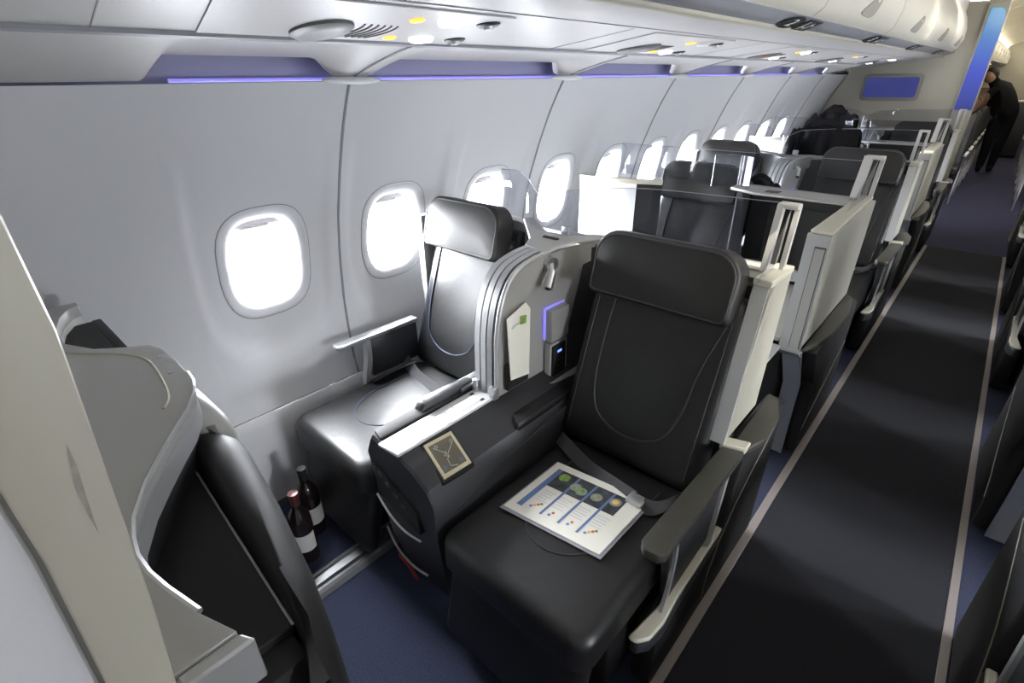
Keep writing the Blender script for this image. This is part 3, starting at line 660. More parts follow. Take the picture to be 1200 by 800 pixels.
# ---- centre console between the two seats
def make_console(Y=0):
    t = thing('centre_console', (-1.0, 1.0+Y, 0), 'black centre console with silver top strip and tilted touch remote, front row', 'console')
    body = [(-1.150, .545), (-1.125, .60), (-1.115, .612), (-1.072, .604), (-.985, .602), (-.93, .585), (-.870, .548), (-.848, .50), (-.845, .40), (-.90, .02), (-1.11, .02), (-1.12, .20)]
    rings = []
    for y, k in ((.605, .985), (.612, 1), (1.0, 1), (1.45, 1)):
        rings.append([Vector((-1.0+(x+1.0)*k, y+Y+(.0 if z > .3 else .07*(1-z/.3))*(1 if y < .7 else 0), z*(k if z > .5 else 1))) for x, z in body])
    B().loft(rings).obj('console_body', DGREY, t, ang=25)
    B().prism([(-1.072, .598+Y), (-.985, .603+Y), (-.985, 1.0+Y), (-1.072, 1.0+Y)], 'XY', .600, .611, .003, 1).obj('top_strip', STRIPM, t, label='bright silver top strip')
    B().tube([(-1.02+.030*math.cos(a), .695+Y+.030*math.sin(a), .6115) for a in [math.pi*(-.1+1.2*k/16) for k in range(17)]], .0012, 5).obj('cup_mark', SHELL, t)
    B().tube([(-1.02+.030*math.cos(a), .800+Y+.030*math.sin(a), .6115) for a in [math.pi*(-.1+1.2*k/16) for k in range(17)]], .0012, 5).obj('cup_mark', SHELL, t)
    B().tube([(-1.05, .86+Y, .6115), (-1.005, .86+Y, .6115), (-1.005, .955+Y, .6115), (-1.05, .955+Y, .6115)], .0012, 5, closed=True).obj('latch_outline', SHELL, t)
    for x, y in ((-1.052, .955), (-1.004, .955)): B().box(x-.004, x+.004, y-.01+Y, y+.004+Y, .610, .6135).obj('latch_mark', BLK, t)
    # window-side pad with small lever
    B().prism([(-1.128, .625+Y), (-1.078, .612+Y), (-1.078, 1.0+Y), (-1.135, 1.0+Y)], 'XY', .598, .616, .006).obj('side_pad', BLK, t)
    B().prism([(.768+Y, .61), (.80+Y, .640), (.90+Y, .638), (1.0+Y, .63), (1.0+Y, .60), (.77+Y, .60)], 'YZ', -1.128, -1.090, .006).obj('pad_riser', DGREY, t)
    B().prism([(.766+Y, .606), (.785+Y, .632), (.805+Y, .636), (.80+Y, .606)], 'YZ', -1.128, -1.098, .003, 1).obj('release_lever', BLK, t)
    B().prism([(-1.135, .93+Y), (-1.075, .93+Y), (-1.075, 1.28+Y), (-1.135, 1.28+Y)], 'XY', .615, .628, .005).obj('pad_cover', DGREY, t)
    # aisle-side lid
    B().prism([(-.955, 1.02+Y), (-.93, 1.0+Y), (-.862, .965+Y), (-.862, 1.40+Y), (-.965, 1.40+Y)], 'XY', .540, .574, .010).obj('storage_lid', LEATH, t)
    # hinges at the fin foot
    for x in (-1.062, -.985):
        h = B(); h.box(x-.012, x+.012, .975+Y, 1.0+Y, .605, .650, .004).cyl((x-.014, .982+Y, .628), (x+.014, .982+Y, .628), .008, n=10); h.obj('hinge', SATIN, t)
    # touch remote on the sloping shoulder
    q = [Vector((-.976, .682+Y, .598)), Vector((-.969, .783+Y, .597)), Vector((-.862, .763+Y, .548)), Vector((-.868, .663+Y, .549))]
    n = (q[1]-q[0]).cross(q[3]-q[0]).normalized()
    if n.z < 0: n = -n
    cc = sum(q, Vector())/4
    def qq(k, h): return [cc+(p-cc)*k+n*h for p in q]
    def plate(k, h0, h1):
        b = B(); a = qq(k, h0); d = qq(k*.98, h1); b.add(a+d, [(0, 1, 2, 3), (4, 5, 6, 7)]+[(i, (i+1) % 4, 4+(i+1) % 4, 4+i) for i in range(4)]); return b
    plate(1.14, -.012, .003).obj('remote_cradle', BLK, t)
    r = plate(1.0, 0, .008).obj('touch_remote', BEZEL, t, label='champagne framed touch remote')
    plate(.80, .007, .0092).obj('screen', SCRN, r)
    ux = (q[1]-q[0]); uy = (q[3]-q[0])
    def S(a, b): return q[0]+ux*a+uy*b+n*.0098
    for path in ([(.80, .20), (.55, .45), (.50, .55), (.60, .62), (.62, .80), (.42, .86)], [(.50, .50), (.20, .30)], [(.50, .42), (.62, .50), (.50, .58)]):
        B().tube([S(1-a, b) for a, b in path], .0010, 5).obj('screen_line', SCRL, r)
    for a, b in ((.8, .25), (.75, .78), (.3, .2), (.2, .78)):
        B().tube([S(a, b)+(ux*math.cos(k)+uy*math.sin(k))*.04 for k in [2*math.pi*j/10 for j in range(10)]], .0008, 4, closed=True).obj('screen_icon', PCYAN if b > .5 else SCRL, r)
    # front face pockets
    F = .606+Y
    B().prism([(-1.120, .51), (-.93, .43), (-.925, .345), (-1.125, .395)], 'XZ', F-.004, F+.03, .003, 1).obj('socket_recess', BLK, t)
    for k in range(4):
        x = -1.105+.035*k; B().box(x, x+.022, F-.007, F, .475-.022*k, .49-.022*k, .002, 1).obj('socket', DGREY, t)
    B().sweep(smooth_curve([(-1.128, F-.006, .385), (-1.06, F-.012, .345), (-.99, F-.012, .325), (-.925, F-.004, .322)], 5), (0, 1, 0), .006, .0035).obj('pocket_lip', SILV, t)
    B().sweep(smooth_curve([(-1.125, F+.008, .235), (-1.06, F-.004, .195), (-.99, F-.004, .172), (-.925, F+.006, .165)], 5), (0, 1, 0), .006, .0045).obj('pocket_lip', SILV, t)
    rs = B(); rs.sweep([(-1.09, F+.015, .125), (-1.05, F+.015, .115), (-1.04, F+.02, .09), (-1.03, F+.03, .04)], (0, 1, 0), .008, .016); rs.obj('red_tab', REDM, t, label='small red strap')
    B().tube([(-.846, .66+Y, .44), (-.846, .90+Y, .50), (-.846, 1.2+Y, .53)], .002, 5).obj('side_seam', SEAM, t)
    return t
consA = make_console()

# ---- window armrest
def make_warm(t, Y=0):
    B().prism([(-1.695, .835+Y), (-1.690, .822+Y), (-1.655, .822+Y), (-1.650, .835+Y), (-1.640, 1.20+Y), (-1.685, 1.20+Y)], 'XY', .610, .628, .004).obj('armrest_bar', SATIN, t)
    B().prism([(.97+Y, .608), (1.20+Y, .608), (1.20+Y, .44), (.96+Y, .44)], 'YZ', -1.680, -1.655, .004).obj('armrest_infill', DGREY, t)
    B().sweep(smooth_curve([(-1.665, .955+Y, .608), (-1.665, .95+Y, .52), (-1.665, .93+Y, .44), (-1.665, .93+Y, .36)], 4), (1, 0, 0), .03, .022).obj('armrest_strut', SILV, t)
    B().sweep([(-1.62, .93+Y, .445), (-1.60, 1.02+Y, .465), (-1.585, 1.12+Y, .47)], (1, 0, .3), .045, .003).obj('belt_end', BELT, t)
    return t
make_warm(seatW)

# ---- suite (single) rows
def make_suite(Y=0):
    t = thing('suite_shell', (-.6, 2.3+Y, 0), 'cream suite enclosure with tall aisle panel behind the front aisle seat', 'suite')
    # aisle panel
    B().prism([(1.985+Y, .62), (2.68+Y, .62), (2.71+Y, 1.045), (1.99+Y, 1.045)], 'YZ', -.395, -.335, .004).obj('aisle_panel', DOORG, t, label='broad beige panel facing the aisle')
    B().prism([(-.405, 1.98+Y), (-.334, 1.968+Y), (-.350, 2.72+Y), (-.405, 2.72+Y)], 'XY', 1.045, 1.058, .003, 1).obj('panel_cap', CREAM, t)
    B().sweep([(-.372, 1.975+Y, 1.045), (-.372, 1.965+Y, .60), (-.366, 1.985+Y, .585)], (1, 0, 0), .074, .022).obj('panel_front', SILV, t, label='silver front edge')
    B().sweep([(-.358, 1.9625+Y, 1.005), (-.358, 1.9535+Y, .62)], (1, 0, 0), .036, .004).obj('slot_gap', GAP, t)
    B().sweep([(-.358, 1.960+Y, 1.000), (-.358, 1.951+Y, .62)], (1, 0, 0), .030, .005).obj('door_slot', SHELL, t)
    B().sweep([(-.366, 1.975+Y, .605), (-.363, 2.13+Y, .39), (-.360, 2.14+Y, .03)], (1, 0, 0), .060, .024).obj('front_leg', SILV, t)
    B().sweep([(-.331, 1.968+Y, .605), (-.331, 2.123+Y, .39), (-.331, 2.13+Y, .03)], (1, 0, 0), .006, .008).obj('leg_edge', SATIN, t)
    B().prism([(-.33, 1.97+Y), (-.30, 2.03+Y), (-.277, 2.20+Y), (-.275, 2.45+Y), (-.30, 2.64+Y), (-.335, 2.70+Y)], 'XY', .600, .622, .005).obj('ledge', OLIVE, t)
    B().prism([(2.0+Y, .60), (2.70+Y, .60), (2.72+Y, .03), (2.16+Y, .03), (2.15+Y, .40)], 'YZ', -.345, -.285, .010).obj('lower_shroud', BLK, t)
    B().tube(smooth_curve([(-.284, 2.17+Y, .16), (-.284, 2.22+Y, .20), (-.284, 2.40+Y, .27), (-.284, 2.66+Y, .40)], 5), .0022, 5).obj('shroud_edge', EDGEM, t)
    # table unit with dark side wall
    B().prism([(-.80, 1.95+Y), (-.41, 1.95+Y), (-.41, 2.86+Y), (-.80, 2.86+Y)], 'XY', .63, .65, .006).obj('side_table', SHELL, t)
    B().box(-.80, -.41, 2.05+Y, 2.86+Y, .03, .63, .01).obj('table_body', BLK, t)
    B().prism([(-.78, 1.90+Y), (-.40, 1.60+Y), (-.40, 1.95+Y), (-.78, 1.95+Y)], 'XY', .60, .62, .004).obj('front_shelf', SHELL, t)
    B().box(-.80, -.40, 2.56+Y, 2.60+Y, .65, 1.035, .004).obj('cabinet_frame', BLK, t)
    B().box(-.715, -.445, 2.552+Y, 2.562+Y, .67, 1.0, .002, 1).obj('cabinet_door', BLK, t, label='black cabinet face')
    B().prism([(-.93, 2.62+Y), (-.80, 2.555+Y), (-.40, 2.555+Y), (-.40, 2.72+Y), (-.93, 2.75+Y)], 'XY', 1.035, 1.048, .003, 1).obj('cabinet_top', SHELL, t)
    B().box(-.76, -.70, 2.59+Y, 2.64+Y, 1.048, 1.0505).obj('top_recess', DGREY, t)
    B().tube([(-.545+.035*math.cos(a), 2.535+Y, .70+.022*math.sin(a)) for a in [2*math.pi*k/20 for k in range(20)]], .004, 6, closed=True).cyl((-.545, 2.552+Y, .70), (-.545, 2.54+Y, .70), .026).obj('socket_ring', SILV, t)
    # curved inner shell beside the head
    ip = smooth_curve([(-.80, 2.40+Y, 0), (-.86, 2.56+Y, 0), (-.90, 2.74+Y, 0), (-.93, 2.90+Y, 0), (-.98, 2.985+Y, 0), (-1.15, 3.01+Y, 0), (-1.35, 2.99+Y, 0), (-1.42, 2.90+Y, 0)], 6)
    wall_path(B(), ip, .03, 1.035, .025).obj('head_shell', DGREY, t)
    # window-side cabinet
    cp = smooth_curve([(-1.70, 2.46+Y, 0), (-1.62, 2.455+Y, 0), (-1.48, 2.48+Y, 0), (-1.38, 2.51+Y, 0)], 5)
    wall_path(B(), cp, .03, 1.03, .02).obj('window_cabinet', WHITE, t, label='white curved cabinet end by the windows')
    wall_path(B(), [(-1.38, 2.51+Y), (-1.26, 2.56+Y)], .03, 1.03, .018).obj('cabinet_side', BLK, t)
    wall_path(B(), cp+[Vector((-1.26, 2.56+Y, 0))], 1.03, 1.052, .032).obj('cabinet_rim', CREAM, t)
    B().box(-1.70, -1.40, 2.48+Y, 3.2+Y, .03, .70, .02).obj('window_console', SHELL, t)
    # control plate at the foot
    B().box(-1.62, -1.20, 1.86+Y, 1.90+Y, .03, .90, .02).obj('footwell_wall', WHITE, t)
    B().box(-1.26, -1.14, 1.853+Y, 1.861+Y, .865, .895, .002, 1).obj('number_plate', SHELL, t)
    # screens
    gl = B().box(-1.60, -.42, 2.70+Y, 2.705+Y, 1.04, 1.20).obj('privacy_screen', GLASS, t, smooth=False, label='long clear screen')
    B().tube([(-1.60, 2.7025+Y, 1.20), (-.42, 2.7025+Y, 1.20)], .0012, 5).obj('screen_edge', GEDGE, gl)
    sp = smooth_curve([(-1.02, 2.60+Y, 0), (-.96, 2.66+Y, 0), (-.90, 2.66+Y, 0), (-.84, 2.61+Y, 0)], 4)
    wall_path(B(), sp, 1.045, 1.19, .006).obj('curved_screen', GLASS, t)
    B().sweep([(-.405, 2.62+Y, 1.055), (-.405, 2.70+Y, 1.215)], (1, 0, 0), .030, .045).obj('screen_post', DOORL, t)
    B().sweep([(-.358, 2.685+Y, 1.055), (-.358, 2.735+Y, 1.215)], (1, 0, 0), .016, .018).obj('screen_post', DOORL, t)
    B().box(-.42, -.350, 2.68+Y, 2.745+Y, 1.21, 1.222, .003).obj('post_cap', DOORL, t)
    B().prism([(2.34+Y, 1.058), (2.69+Y, 1.058), (2.72+Y, 1.215)], 'YZ', -.374, -.370).obj('corner_glass', GLASS, t)
    return t
suiteA = make_suite()

rows = {1: 'third', 2: 'last'}
for k in (1, 2):
    r = rows[k]; d = (0, ROW*k, 0)
    dup(seatA, d, label='black leather aisle seat in the %s business row' % r)
    dup(seatW, d, label='black leather window seat in the %s business row' % r)
    dup(shellA, d, label='grey shell and clear screen around the %s business row' % r)
    dup(consA, d, label='black centre console of the %s business row' % r)
dup(seatS, (0, ROW, 0), label='black leather suite seat behind the third row')
dup(suiteA, (0, ROW, 0), label='cream suite enclosure with tall aisle panel behind the third row')
ord_ = ['front', 'third', 'last']
for k in range(3):
    d = (0, ROW*k, 0)
    dup(seatA, d, True, 'aisle seat of the %s row across the aisle, right edge' % ord_[k])
    dup(shellA, d, True, 'seat shell of the %s row across the aisle, right edge' % ord_[k])
    dup(consA, d, True, 'centre console of the %s row across the aisle' % ord_[k])
for k in range(2):
    dup(suiteA, (0, ROW*k, 0), True, 'suite enclosure of the %s single row across the aisle, right edge' % ('nearer', 'farther')[k])
    dup(seatS, (0, ROW*k, 0), True, 'suite seat of the %s single row across the aisle' % ('nearer', 'farther')[k])

# ------------------------------------------------------------------ menu card on the seat
t = thing('menu_card', (-.60, .92, .450), 'white laminated menu card lying on the front aisle seat cushion', 'menu')
def MQ(b, x0, x1, y0, y1, z0=.4585, th=.0006): return b.prism([(x0, y0), (x1, y0), (x1, y1), (x0, y1)], 'XY', z0, z0+th)
def shear(o):                                # the card lies slightly turned, as in the photo
    for v in o.data.vertices:
        x, y, z = v.co; v.co = (x*.985+y*.02, y+x*.12, z if o.name.startswith('card') else z-.008)
sh = []
sh.append(B().box(-.752, -.448, .795, 1.045, .4475, .4505, .001, 1).obj('card', PAPER, t))
sh.append(B().box(-.757, -.439, .786, 1.048, .4462, .4478).obj('card_sleeve', PAPERG, t, smooth=False))
b = B(); MQ(b, -.729, -.712, .823, 1.018); sh.append(b.obj('heading_bar', PBLUE, t))
b = B(); MQ(b, -.712, -.495, .935, 1.018); sh.append(b.obj('food_photo', PDARK, t))
for i, x in enumerate((-.652, -.594, -.536)):
    b = B(); MQ(b, x-.0035, x+.0035, .826, 1.016, .4592); sh.append(b.obj('column_line', PBLUE, t))
for i, (x, y, m, pm) in enumerate(((-.690, .992, PGRN, PGRN), (-.640, .975, PTAN, PPLATE), (-.617, .968, PGRN, PPLATE), (-.570, .972, PTAN, PPLATE), (-.517, .985, PYEL, PPLATE))):
    b = B(); b.prism([(x+.017*math.cos(a), y+.017*math.sin(a)) for a in [2*math.pi*k/16 for k in range(16)]], 'XY', .4595, .4600); sh.append(b.obj('plate_picture', pm, t))
    b = B(); b.prism([(x+.010*math.cos(a), y+.010*math.sin(a)) for a in [2*math.pi*k/12 for k in range(12)]], 'XY', .4600, .4604); sh.append(b.obj('dish_picture', m, t))
for i, x in enumerate((-.682, -.628, -.568, -.508)):
    for j, (dx, dy, m) in enumerate(((-.010, 0, PCYAN), (-.003, .008, PYEL), (.004, .015, PRED), (.010, .022, PGRN)) if i in (0, 3) else ((-.003, .0, PCYAN), (.002, .012, PRED))):
        b = B(); b.prism([(x+dx+.0045*math.cos(a), .838+dy+.0045*math.sin(a)) for a in [2*math.pi*k/10 for k in range(10)]], 'XY', .4588, .4594); sh.append(b.obj('printed_dot', m, t))
    for j in range(5):
        b = B(); MQ(b, x-.02, x+.018-.006*(j % 2), .870+.011*j, .8725+.011*j, .4586, .0004); sh.append(b.obj('text_line', PTEXT, t))
for o in sh: shear(o)

# ------------------------------------------------------------------ wine bottles
def bottle(x, y, label, lab_ang, foil):
    t = thing('wine_bottle', (x, y, 0), label, 'bottle')
    B().lathe((x, y, 0), [(.020, .006), (.034, 0), (.0375, .004), (.038, .02), (.038, .18), (.036, .198), (.028, .218), (.018, .236), (.0145, .252), (.0140, .29), (.0160, .292), (.0160, .300), (.0145, .301)], 24).obj('glass_body', BOTL, t)
    B().lathe((x, y, 0), [(.0148, .245), (.0150, .288), (.0168, .290), (.0168, .302), (.0120, .303)], 20).obj('foil_cap', foil, t)
    R = .0386; b = B(); n = 16; a0 = lab_ang-1.25
    vs = []; fs = []
    for k in range(n+1):
        a = a0+2.5*k/n
        for z in (.06, .135): vs.append((x+R*math.cos(a), y+R*math.sin(a), z))
    for k in range(n): fs.append((2*k, 2*k+2, 2*k+3, 2*k+1))
    lo = b.add(vs, fs).obj('paper_label', LABM, t)
    for z, w_ in ((.112, .5), (.098, .35), (.082, .4)):
        b = B(); vs = []; fs = []
        for k in range(7):
            a = lab_ang-w_+2*w_*k/6
            for zz in (z, z+.004): vs.append((x+(R+.0004)*math.cos(a), y+(R+.0004)*math.sin(a), zz))
        for k in range(6): fs.append((2*k, 2*k+2, 2*k+3, 2*k+1))
        b.add(vs, fs).obj('label_print', PTEXT, lo)
bottle(-1.425, .455, 'dark wine bottle with broad white label, nearer the silver seat track', -.6, CAPM)
bottle(-1.520, .535, 'dark wine bottle with cream label, standing nearer the sidewall', .2, BLK)

# ------------------------------------------------------------------ front bulkhead and footwell cabinet
t = thing('front_bulkhead', (-1.0, -.03, 0), 'cream partition edge at the far left, closest to the viewer', 'partition')
B().prism([(-1.73, 0), (-.45, 0), (-.45, 2.12), (-1.18, 2.12), (-1.18, 1.60), (-1.50, 1.53), (-1.635, 1.26), (-1.735, .94), (-1.755, .6), (-1.73, .40)], 'XZ', -.052, -.012).obj('bulkhead_panel', CREAM, t)
ez = [(2.12, .03), (1.55, .024), (1.47, .0195), (1.40, .0200), (1.31, .0135), (1.18, .0035), (1.05, -.010), (.6, -.03), (0, -.03)]
pp = [(y, z) for z, y in ez]+[(-.052, 0), (-.046, 1.05), (-.036, 1.25), (-.034, 2.12)]
B().prism(pp, 'YZ', -.46, -.38, .004).obj('edge_trim', CREAM, t)
B().prism([(-.40, 0), (-.055, 0), (-.050, 1.05), (-.040, 1.25), (-.038, 2.12), (-.40, 2.12)], 'YZ', -.48, -.392, .006).obj('galley_side', WALL, t)
B().add([(-.3793, y, z) for y, z in ((.0007, 1.3305), (.0004, 1.3135), (-.0031, 1.283), (-.0056, 1.2575), (-.0061, 1.274), (-.0051, 1.299))], [(0, 1, 2, 3, 4, 5)]).obj('scuff_mark', SCUFF, t, label='faint brown scuff')
B().box(-.47, -.398, -.065, -.03, 0, 2.1).obj('joint_filler', SHELL, t)
dup(t, (-.045, 0, 0), True, 'cream partition edge on the right side of the front doorway')

t = thing('footwell_cabinet', (-1.05, .08, 0), 'grey-topped black footwell cabinet in the left foreground under the first window', 'cabinet')
lid = [(-.418, -.008), (-.418, .051), (-.471, .032), (-.529, .018), (-.563, .012), (-.599, .010), (-.631, .014), (-.671, .024), (-.730, .053), (-.781, .086), (-.837, .125), (-.879, .156), (-.928, .183), (-.970, .196), (-1.012, .200), (-1.082, .204), (-1.152, .201), (-1.194, .190), (-1.221, .151), (-1.260, .108), (-1.335, .073), (-1.439, .076), (-1.509, .094), (-1.557, .118), (-1.571, .141), (-1.60, .141), (-1.60, -.008)]
B().prism(lid, 'XY', 1.020, 1.050, .004, 2).obj('cabinet_lid', SHELL, t)
bay = [lid[i] for i in range(1, 15)]
def skirt(pts, z0, z1, off, m, name, close=False):
    wall_path(B(), pts, z0, z1, off).obj(name, m, t)
B().tube([(x, y+.001, 1.047) for x, y in bay[1:]], .004, 6).obj('lid_rim', SILV, t)
skirt([(p[0], p[1]-.006) for p in bay[1:]], .982, 1.022, .008, SILV, 'bay_wall')
skirt([(p[0], p[1]-.016) for p in bay[1:]], .93, 1.015, .006, BLK, 'bay_lining')
skirt([(p[0], p[1]-.006) for p in lid[18:25]], .93, 1.022, .008, WHITE, 'bay_wall')
B().prism([(-.418, -.008), (-.418, .051), (-.400, .060), (-.400, -.005)], 'XY', .985, 1.047, .003, 1).obj('lid_end', SILV, t)
B().tube(smooth_curve([(-1.311, .040, 1.0505), (-1.251, .085, 1.0505), (-1.184, .140, 1.0505), (-1.112, .165, 1.0505), (-.997, .158, 1.0505), (-.933, .146, 1.0505), (-.905, .130, 1.0505)], 5), .0028, 6).obj('lid_moulding', CREAM, t)
# black trays inside the bays
B().prism([(-.941, .140), (-.478, .112), (-.482, .0), (-.98, .0)], 'XY', .915, .930, .002, 1).obj('footwell_tray', BLK, t)
B().prism([(-1.23, .150), (-1.56, .150), (-1.56, .0), (-1.22, .0)], 'XY', .99, 1.005, .002, 1).obj('footwell_tray', BLK, t)
B().tube([(-.941, .140, .931), (-.478, .112, .931)], .0018, 6).obj('tray_edge', SHELL, t)
# black hood in front of the trays
def hood(pts, zs):
    rings = []
    for (x, y0, y1, zt) in pts:
        r = [Vector((x, y0, .03)), Vector((x, y0, zt-.02)), Vector((x, y0+.006, zt-.006)), Vector((x, y0+.014, zt))]
        for k in range(1, 6):
            a = math.pi/2*k/5; r.append(Vector((x, y1-.045+.045*math.sin(a), zt-.05+.05*math.cos(a))))
        r.append(Vector((x, y1+.012, .5))); r.append(Vector((x, y1+.005, .03)))
        rings.append(r)
    return B().loft(rings)
HL = [(-.405, .10, .120, .90), (-.425, .10, .135, .93), (-.46, .113, .150, .950), (-.55, .120, .172, .955), (-.70, .130, .200, .960), (-.85, .140, .222, .960), (-.90, .143, .226, .960), (-.95, .146, .214, .955), (-.985, .15, .19, .95)]
HR = [(-.915, .20, .231, .93), (-.94, .17, .234, .965), (-.965, .152, .236, .985), (-1.05, .150, .230, 1.0), (-1.15, .150, .226, 1.0), (-1.20, .150, .212, .99)]
hood(HL, None).obj('footwell_hood', BLK, t, ang=85)
hood([(x, a, b-.002, c) for x, a, b, c in HR], None).obj('hood_collar', SHELL, t, ang=50)
B().box(-1.57, -1.225, .150, .172, .03, 1.004, .004).obj('footwell_hood', BLK, t)
B().box(-1.60, -.44, -.008, .11, .02, .915, .004).obj('cabinet_body', BLK, t)
# small pins on the lid edge
for x, y in ((-1.115, .186), (-1.03, .180)):
    B().cyl((x, y, 1.045), (x, y, 1.0515), .006, n=12).obj('lid_pin', SATIN, t)
dup(t, (-.045, 0, 0), True, 'footwell cabinet in front of the right-hand front seats')

# ------------------------------------------------------------------ jackets over the third row
def jacket(x, y, z, w_, h_, label, lump=0):
    t = thing('jacket', (x, y, z), label, 'jacket', 'dark clothing laid over the seat shells')
    def f(u, v):
        # u along width -1..1, v over the shell: -1 front hem, 0 ridge, 1 rear hem
        fold = .014*math.sin(u*9+1.3*v)+.009*math.sin(u*17+v*4)
        z_ = z-(abs(v)**1.3)*h_*(1+.10*math.sin(u*5+v))+.018*math.cos(u*3.1)+lump*math.exp(-((u+.2)**2)*5)*(1-abs(v))
        return Vector((x+u*w_/2*(1+.10*abs(v)), y+(.045+.03*abs(v))*(1 if v > 0 else -1)*min(1, abs(v)*4)+fold*min(1, abs(v)*3), z_+fold*.4))
    us = [i/14 for i in range(-14, 15)]; vs_ = [i/10 for i in range(-10, 11)]
    b = B(); b.grid(f, us, vs_); o = b.obj('jacket_body', BCLOTH, t, ang=80)
    m = o.modifiers.new('thick', 'SOLIDIFY'); m.thickness = .010; m.offset = 1
    b = B(); b.tube(smooth_curve([(x-w_*.42, y-.07, z-.02), (x-w_*.50, y-.10, z-h_*.35), (x-w_*.47, y-.11, z-h_*.75), (x-w_*.44, y-.11, z-h_*1.05)], 4), [.042]*4+[.038]*4+[.034]*5, 12).obj('sleeve', BCLOTH, t)
    b = B(); b.tube(smooth_curve([(x-w_*.25, y-.05, z+.012), (x, y-.06, z+.035), (x+w_*.25, y-.05, z+.012)], 5), .018, 8).obj('collar', BCLOTH, t)
jacket(-.90, 4.16, 1.215, .38, .44, 'black jacket draped over the screen of the third row', .03)
jacket(-1.12, 5.36, 1.235, .30, .20, 'bunched dark bag-like coat piled behind the draped jacket', .05)
jacket(-.88, 2.95, 1.03, .16, .30, 'dark cloth hanging beside the first suite headrest', 0)

# ------------------------------------------------------------------ economy cabin
ECO = mat('economy_seat', (.022, .022, .025), .6, noise=.2, nscale=30)
ECOF = mat('economy_frame', (.12, .12, .13), .4, metal=.3)
def eco_seat(x, y, side, label, aisle):
    t = thing('economy_chair', (x, y, 0), label, 'seat', 'economy seats')
    B().pillow((x, y, .36), (1, 0, 0), (0, 1, 0), (0, 0, 1), rrect(.22, .23, .04), .10, .03, .006).obj('seat_cushion', ECO, t)
    ax = norm((0, .22, 1)); nn = Vector((0, -ax.z, ax.y))
    B().pillow(Vector((x, y+.30, .72)), (1, 0, 0), ax, nn, rrect(.215, .34, (.03, .06)), .07, .03, .008).obj('backrest', ECO, t)
    B().pillow(Vector((x+.02*side, y+.365, 1.13)), (1, 0, 0), ax, nn, rrect(.19, .10, .05), .10, .03, .006).obj('headrest', BROWN, t)
    for yy in (y-.18, y+.20):
        B().sweep([(x+side*.13, yy, .36), (x+side*.13, yy-.03, .02)], (1, 0, 0), .03, .03).obj('leg', SILV, t)
    ax_ = x-side*.0+(.245 if side < 0 else -.245)
    B().box(ax_-.016, ax_+.016, y-.16, y+.24, .585, .615, .006).obj('armrest', WHITE if aisle else DGREY, t)
    B().sweep([(ax_, y+.22, .60), (ax_, y+.24, .40)], (1, 0, 0), .026, .04).obj('armrest_post', ECOF, t)
    if aisle:
        B().sweep(smooth_curve([(ax_, y-.13, .59), (ax_, y-.10, .42), (ax_, y-.20, .22), (ax_, y-.26, .02)], 4), (1, 0, 0), .020, .035).obj('end_frame', ECOF, t)
        B().sweep([(ax_, y-.10, .40), (ax_, y+.24, .40)], (1, 0, 0), .02, .03).obj('end_frame', ECOF, t)
num = ['first', 'second', 'third', 'fourth', 'fifth', 'sixth', 'seventh', 'eighth', 'ninth']
for i in range(9):
    y = 9.0+.80*i
    for side in (-1, 1):
        for j in range(2 if side < 0 else 1):
            if i > 6 and j: continue
            eco_seat(side*(.56+.49*j), y, side, 'dark economy %s seat in the %s row, %s of the aisle' % (('aisle', 'middle')[j], num[i], 'left' if side < 0 else 'right'), j == 0)
for side in (-1, 1):
    nm = 'left' if side < 0 else 'right'
    t = thing('economy_overhead_bin', (side*.9, 13, 1.6), 'cream overhead bin in the far cabin on the %s' % nm, 'overhead bin')
    B().prism([(side*1.75, 1.55), (side*1.2, 1.60), (side*.62, 1.665), (side*.53, 1.72), (side*.50, 1.84), (side*.56, 2.0), (side*.70, 2.10), (side*1.75, 2.25)], 'XZ', 7.27, 19).obj('bin_body', BIND, t)
    B().prism([(side*.62, 1.662), (side*.535, 1.715), (side*.53, 1.700), (side*.61, 1.655)], 'XZ', 7.27, 19).obj('number_strip', GREYP, t)
    for k in range(9):
        B().box(side*.506, side*.50, 8.3+1.2*k, 8.31+1.2*k, 1.78, 1.9).obj('door_gap', GREYP, t)
    for k in range(6):
        B().box(side*.58, side*.66, 9.2+.8*k, 9.26+.8*k, 1.650, 1.662).obj('seatbelt_sign', ORNG, t)
t = thing('service_cart', (.06, 14.9, 0), 'dark grey cart standing at the end of the far aisle', 'cart')
B().box(-.12, .24, 14.6, 15.2, .06, 1.0, .01).obj('cart_body', DGREY, t)
B().box(-.13, .25, 14.59, 15.21, 1.0, 1.03, .008).obj('cart_top', SHELL, t)
for x in (-.09, .21):
    for y in (14.66, 15.14): B().cyl((x-.015, y, .04), (x+.015, y, .04), .04, n=14).obj('wheel', BLK, t)
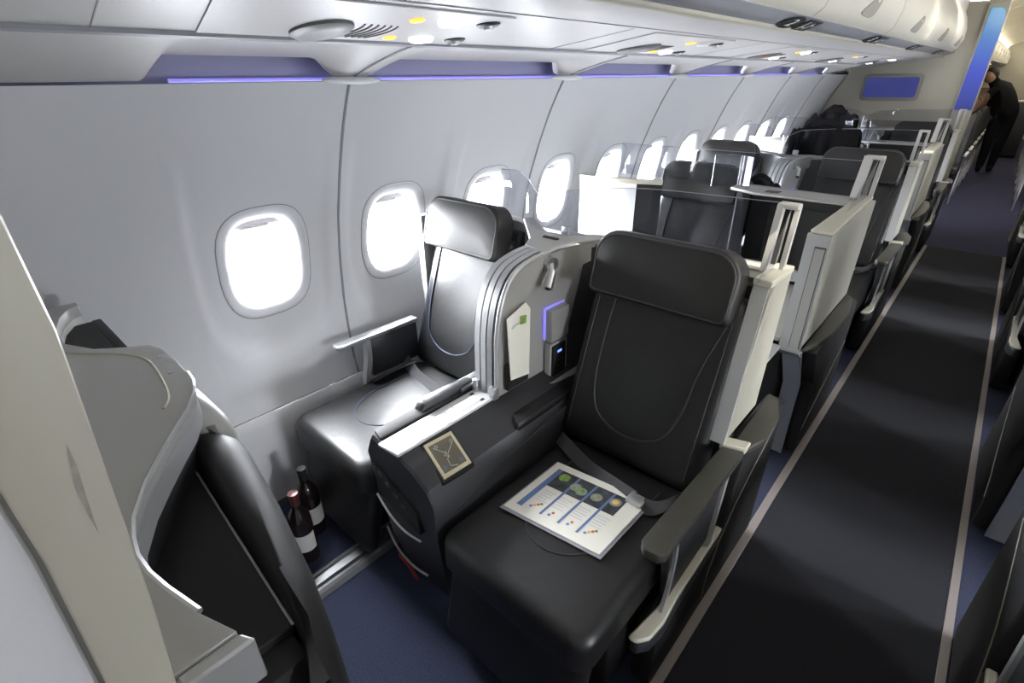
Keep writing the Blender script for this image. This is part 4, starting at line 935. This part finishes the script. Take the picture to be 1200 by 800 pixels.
# person bending over the seats in the far aisle
def person():
    t = thing('person', (-.16, 12.2, 0), 'person in dark clothes standing in the far aisle, leaning over a seat', 'person')
    J = {'pel': ((-.14, 12.2, .92), .165), 'wa': ((-.18, 12.17, 1.08), .165), 'ch': ((-.28, 12.10, 1.27), .185), 'nk': ((-.40, 12.02, 1.38), .06), 'hd': ((-.46, 11.97, 1.46), .085), 'ht': ((-.49, 11.95, 1.53), .075),
         'hl': ((-.20, 12.2, .84), .12), 'kl': ((-.20, 12.17, .48), .085), 'al': ((-.20, 12.22, .09), .055), 'fl': ((-.20, 12.08, .04), .04),
         'hr': ((-.07, 12.22, .84), .12), 'kr': ((-.06, 12.22, .48), .085), 'ar': ((-.06, 12.27, .09), .055), 'fr': ((-.06, 12.13, .04), .04),
         'sl': ((-.35, 11.95, 1.32), .065), 'el': ((-.48, 11.88, 1.10), .048), 'wl': ((-.58, 11.84, .90), .034),
         'sr': ((-.22, 12.24, 1.33), .065), 'er': ((-.36, 12.30, 1.10), .048), 'wr': ((-.50, 12.22, .92), .034)}
    E_ = [('pel', 'wa'), ('wa', 'ch'), ('ch', 'nk'), ('nk', 'hd'), ('hd', 'ht'), ('pel', 'hl'), ('hl', 'kl'), ('kl', 'al'), ('al', 'fl'), ('pel', 'hr'), ('hr', 'kr'), ('kr', 'ar'), ('ar', 'fr'), ('ch', 'sl'), ('sl', 'el'), ('el', 'wl'), ('ch', 'sr'), ('sr', 'er'), ('er', 'wr')]
    ks = list(J); me = bpy.data.meshes.new('body')
    org = Vector(t['_w'])
    me.from_pydata([Vector(J[k][0])-org for k in ks], [(ks.index(a), ks.index(b)) for a, b in E_], []); me.materials.append(BCLOTH)
    o = bpy.data.objects.new('body', me); C.objects.link(o); o.parent = t
    m = o.modifiers.new('skin', 'SKIN'); me.skin_vertices or None
    for i, k in enumerate(ks):
        sv = me.skin_vertices[0].data[i]; sv.radius = (J[k][1], J[k][1]); sv.use_root = (k == 'pel')
    s = o.modifiers.new('sub', 'SUBSURF'); s.levels = 1; s.render_levels = 2
    B().ell((-.475, 11.955, 1.48), .082, .092, .105).obj('head', SKIN, t)
    B().ell((-.465, 11.97, 1.505), .09, .10, .10).obj('hair', BLK, t)
    for (x, y, z), d in (((-.58, 11.84, .90), -1), ((-.50, 12.22, .92), 1)):
        b = B(); b.ell((x-.03, y, z-.04), .026, .018, .042)
        for k in range(4): b.tube([(x-.045, y-.024+.016*k, z-.07), (x-.058, y-.024+.016*k, z-.10), (x-.056, y-.024+.016*k, z-.125+.006*abs(k-1.5))], [.009, .008, .006], 8)
        b.tube([(x-.02, y-.018*d, z-.04), (x-.045, y-.04*d, z-.065), (x-.06, y-.045*d, z-.09)], [.010, .009, .007], 8)
        b.obj('hand', SKIN, t)
person()

for o in C.objects:
    if '_w' in o: del o['_w']
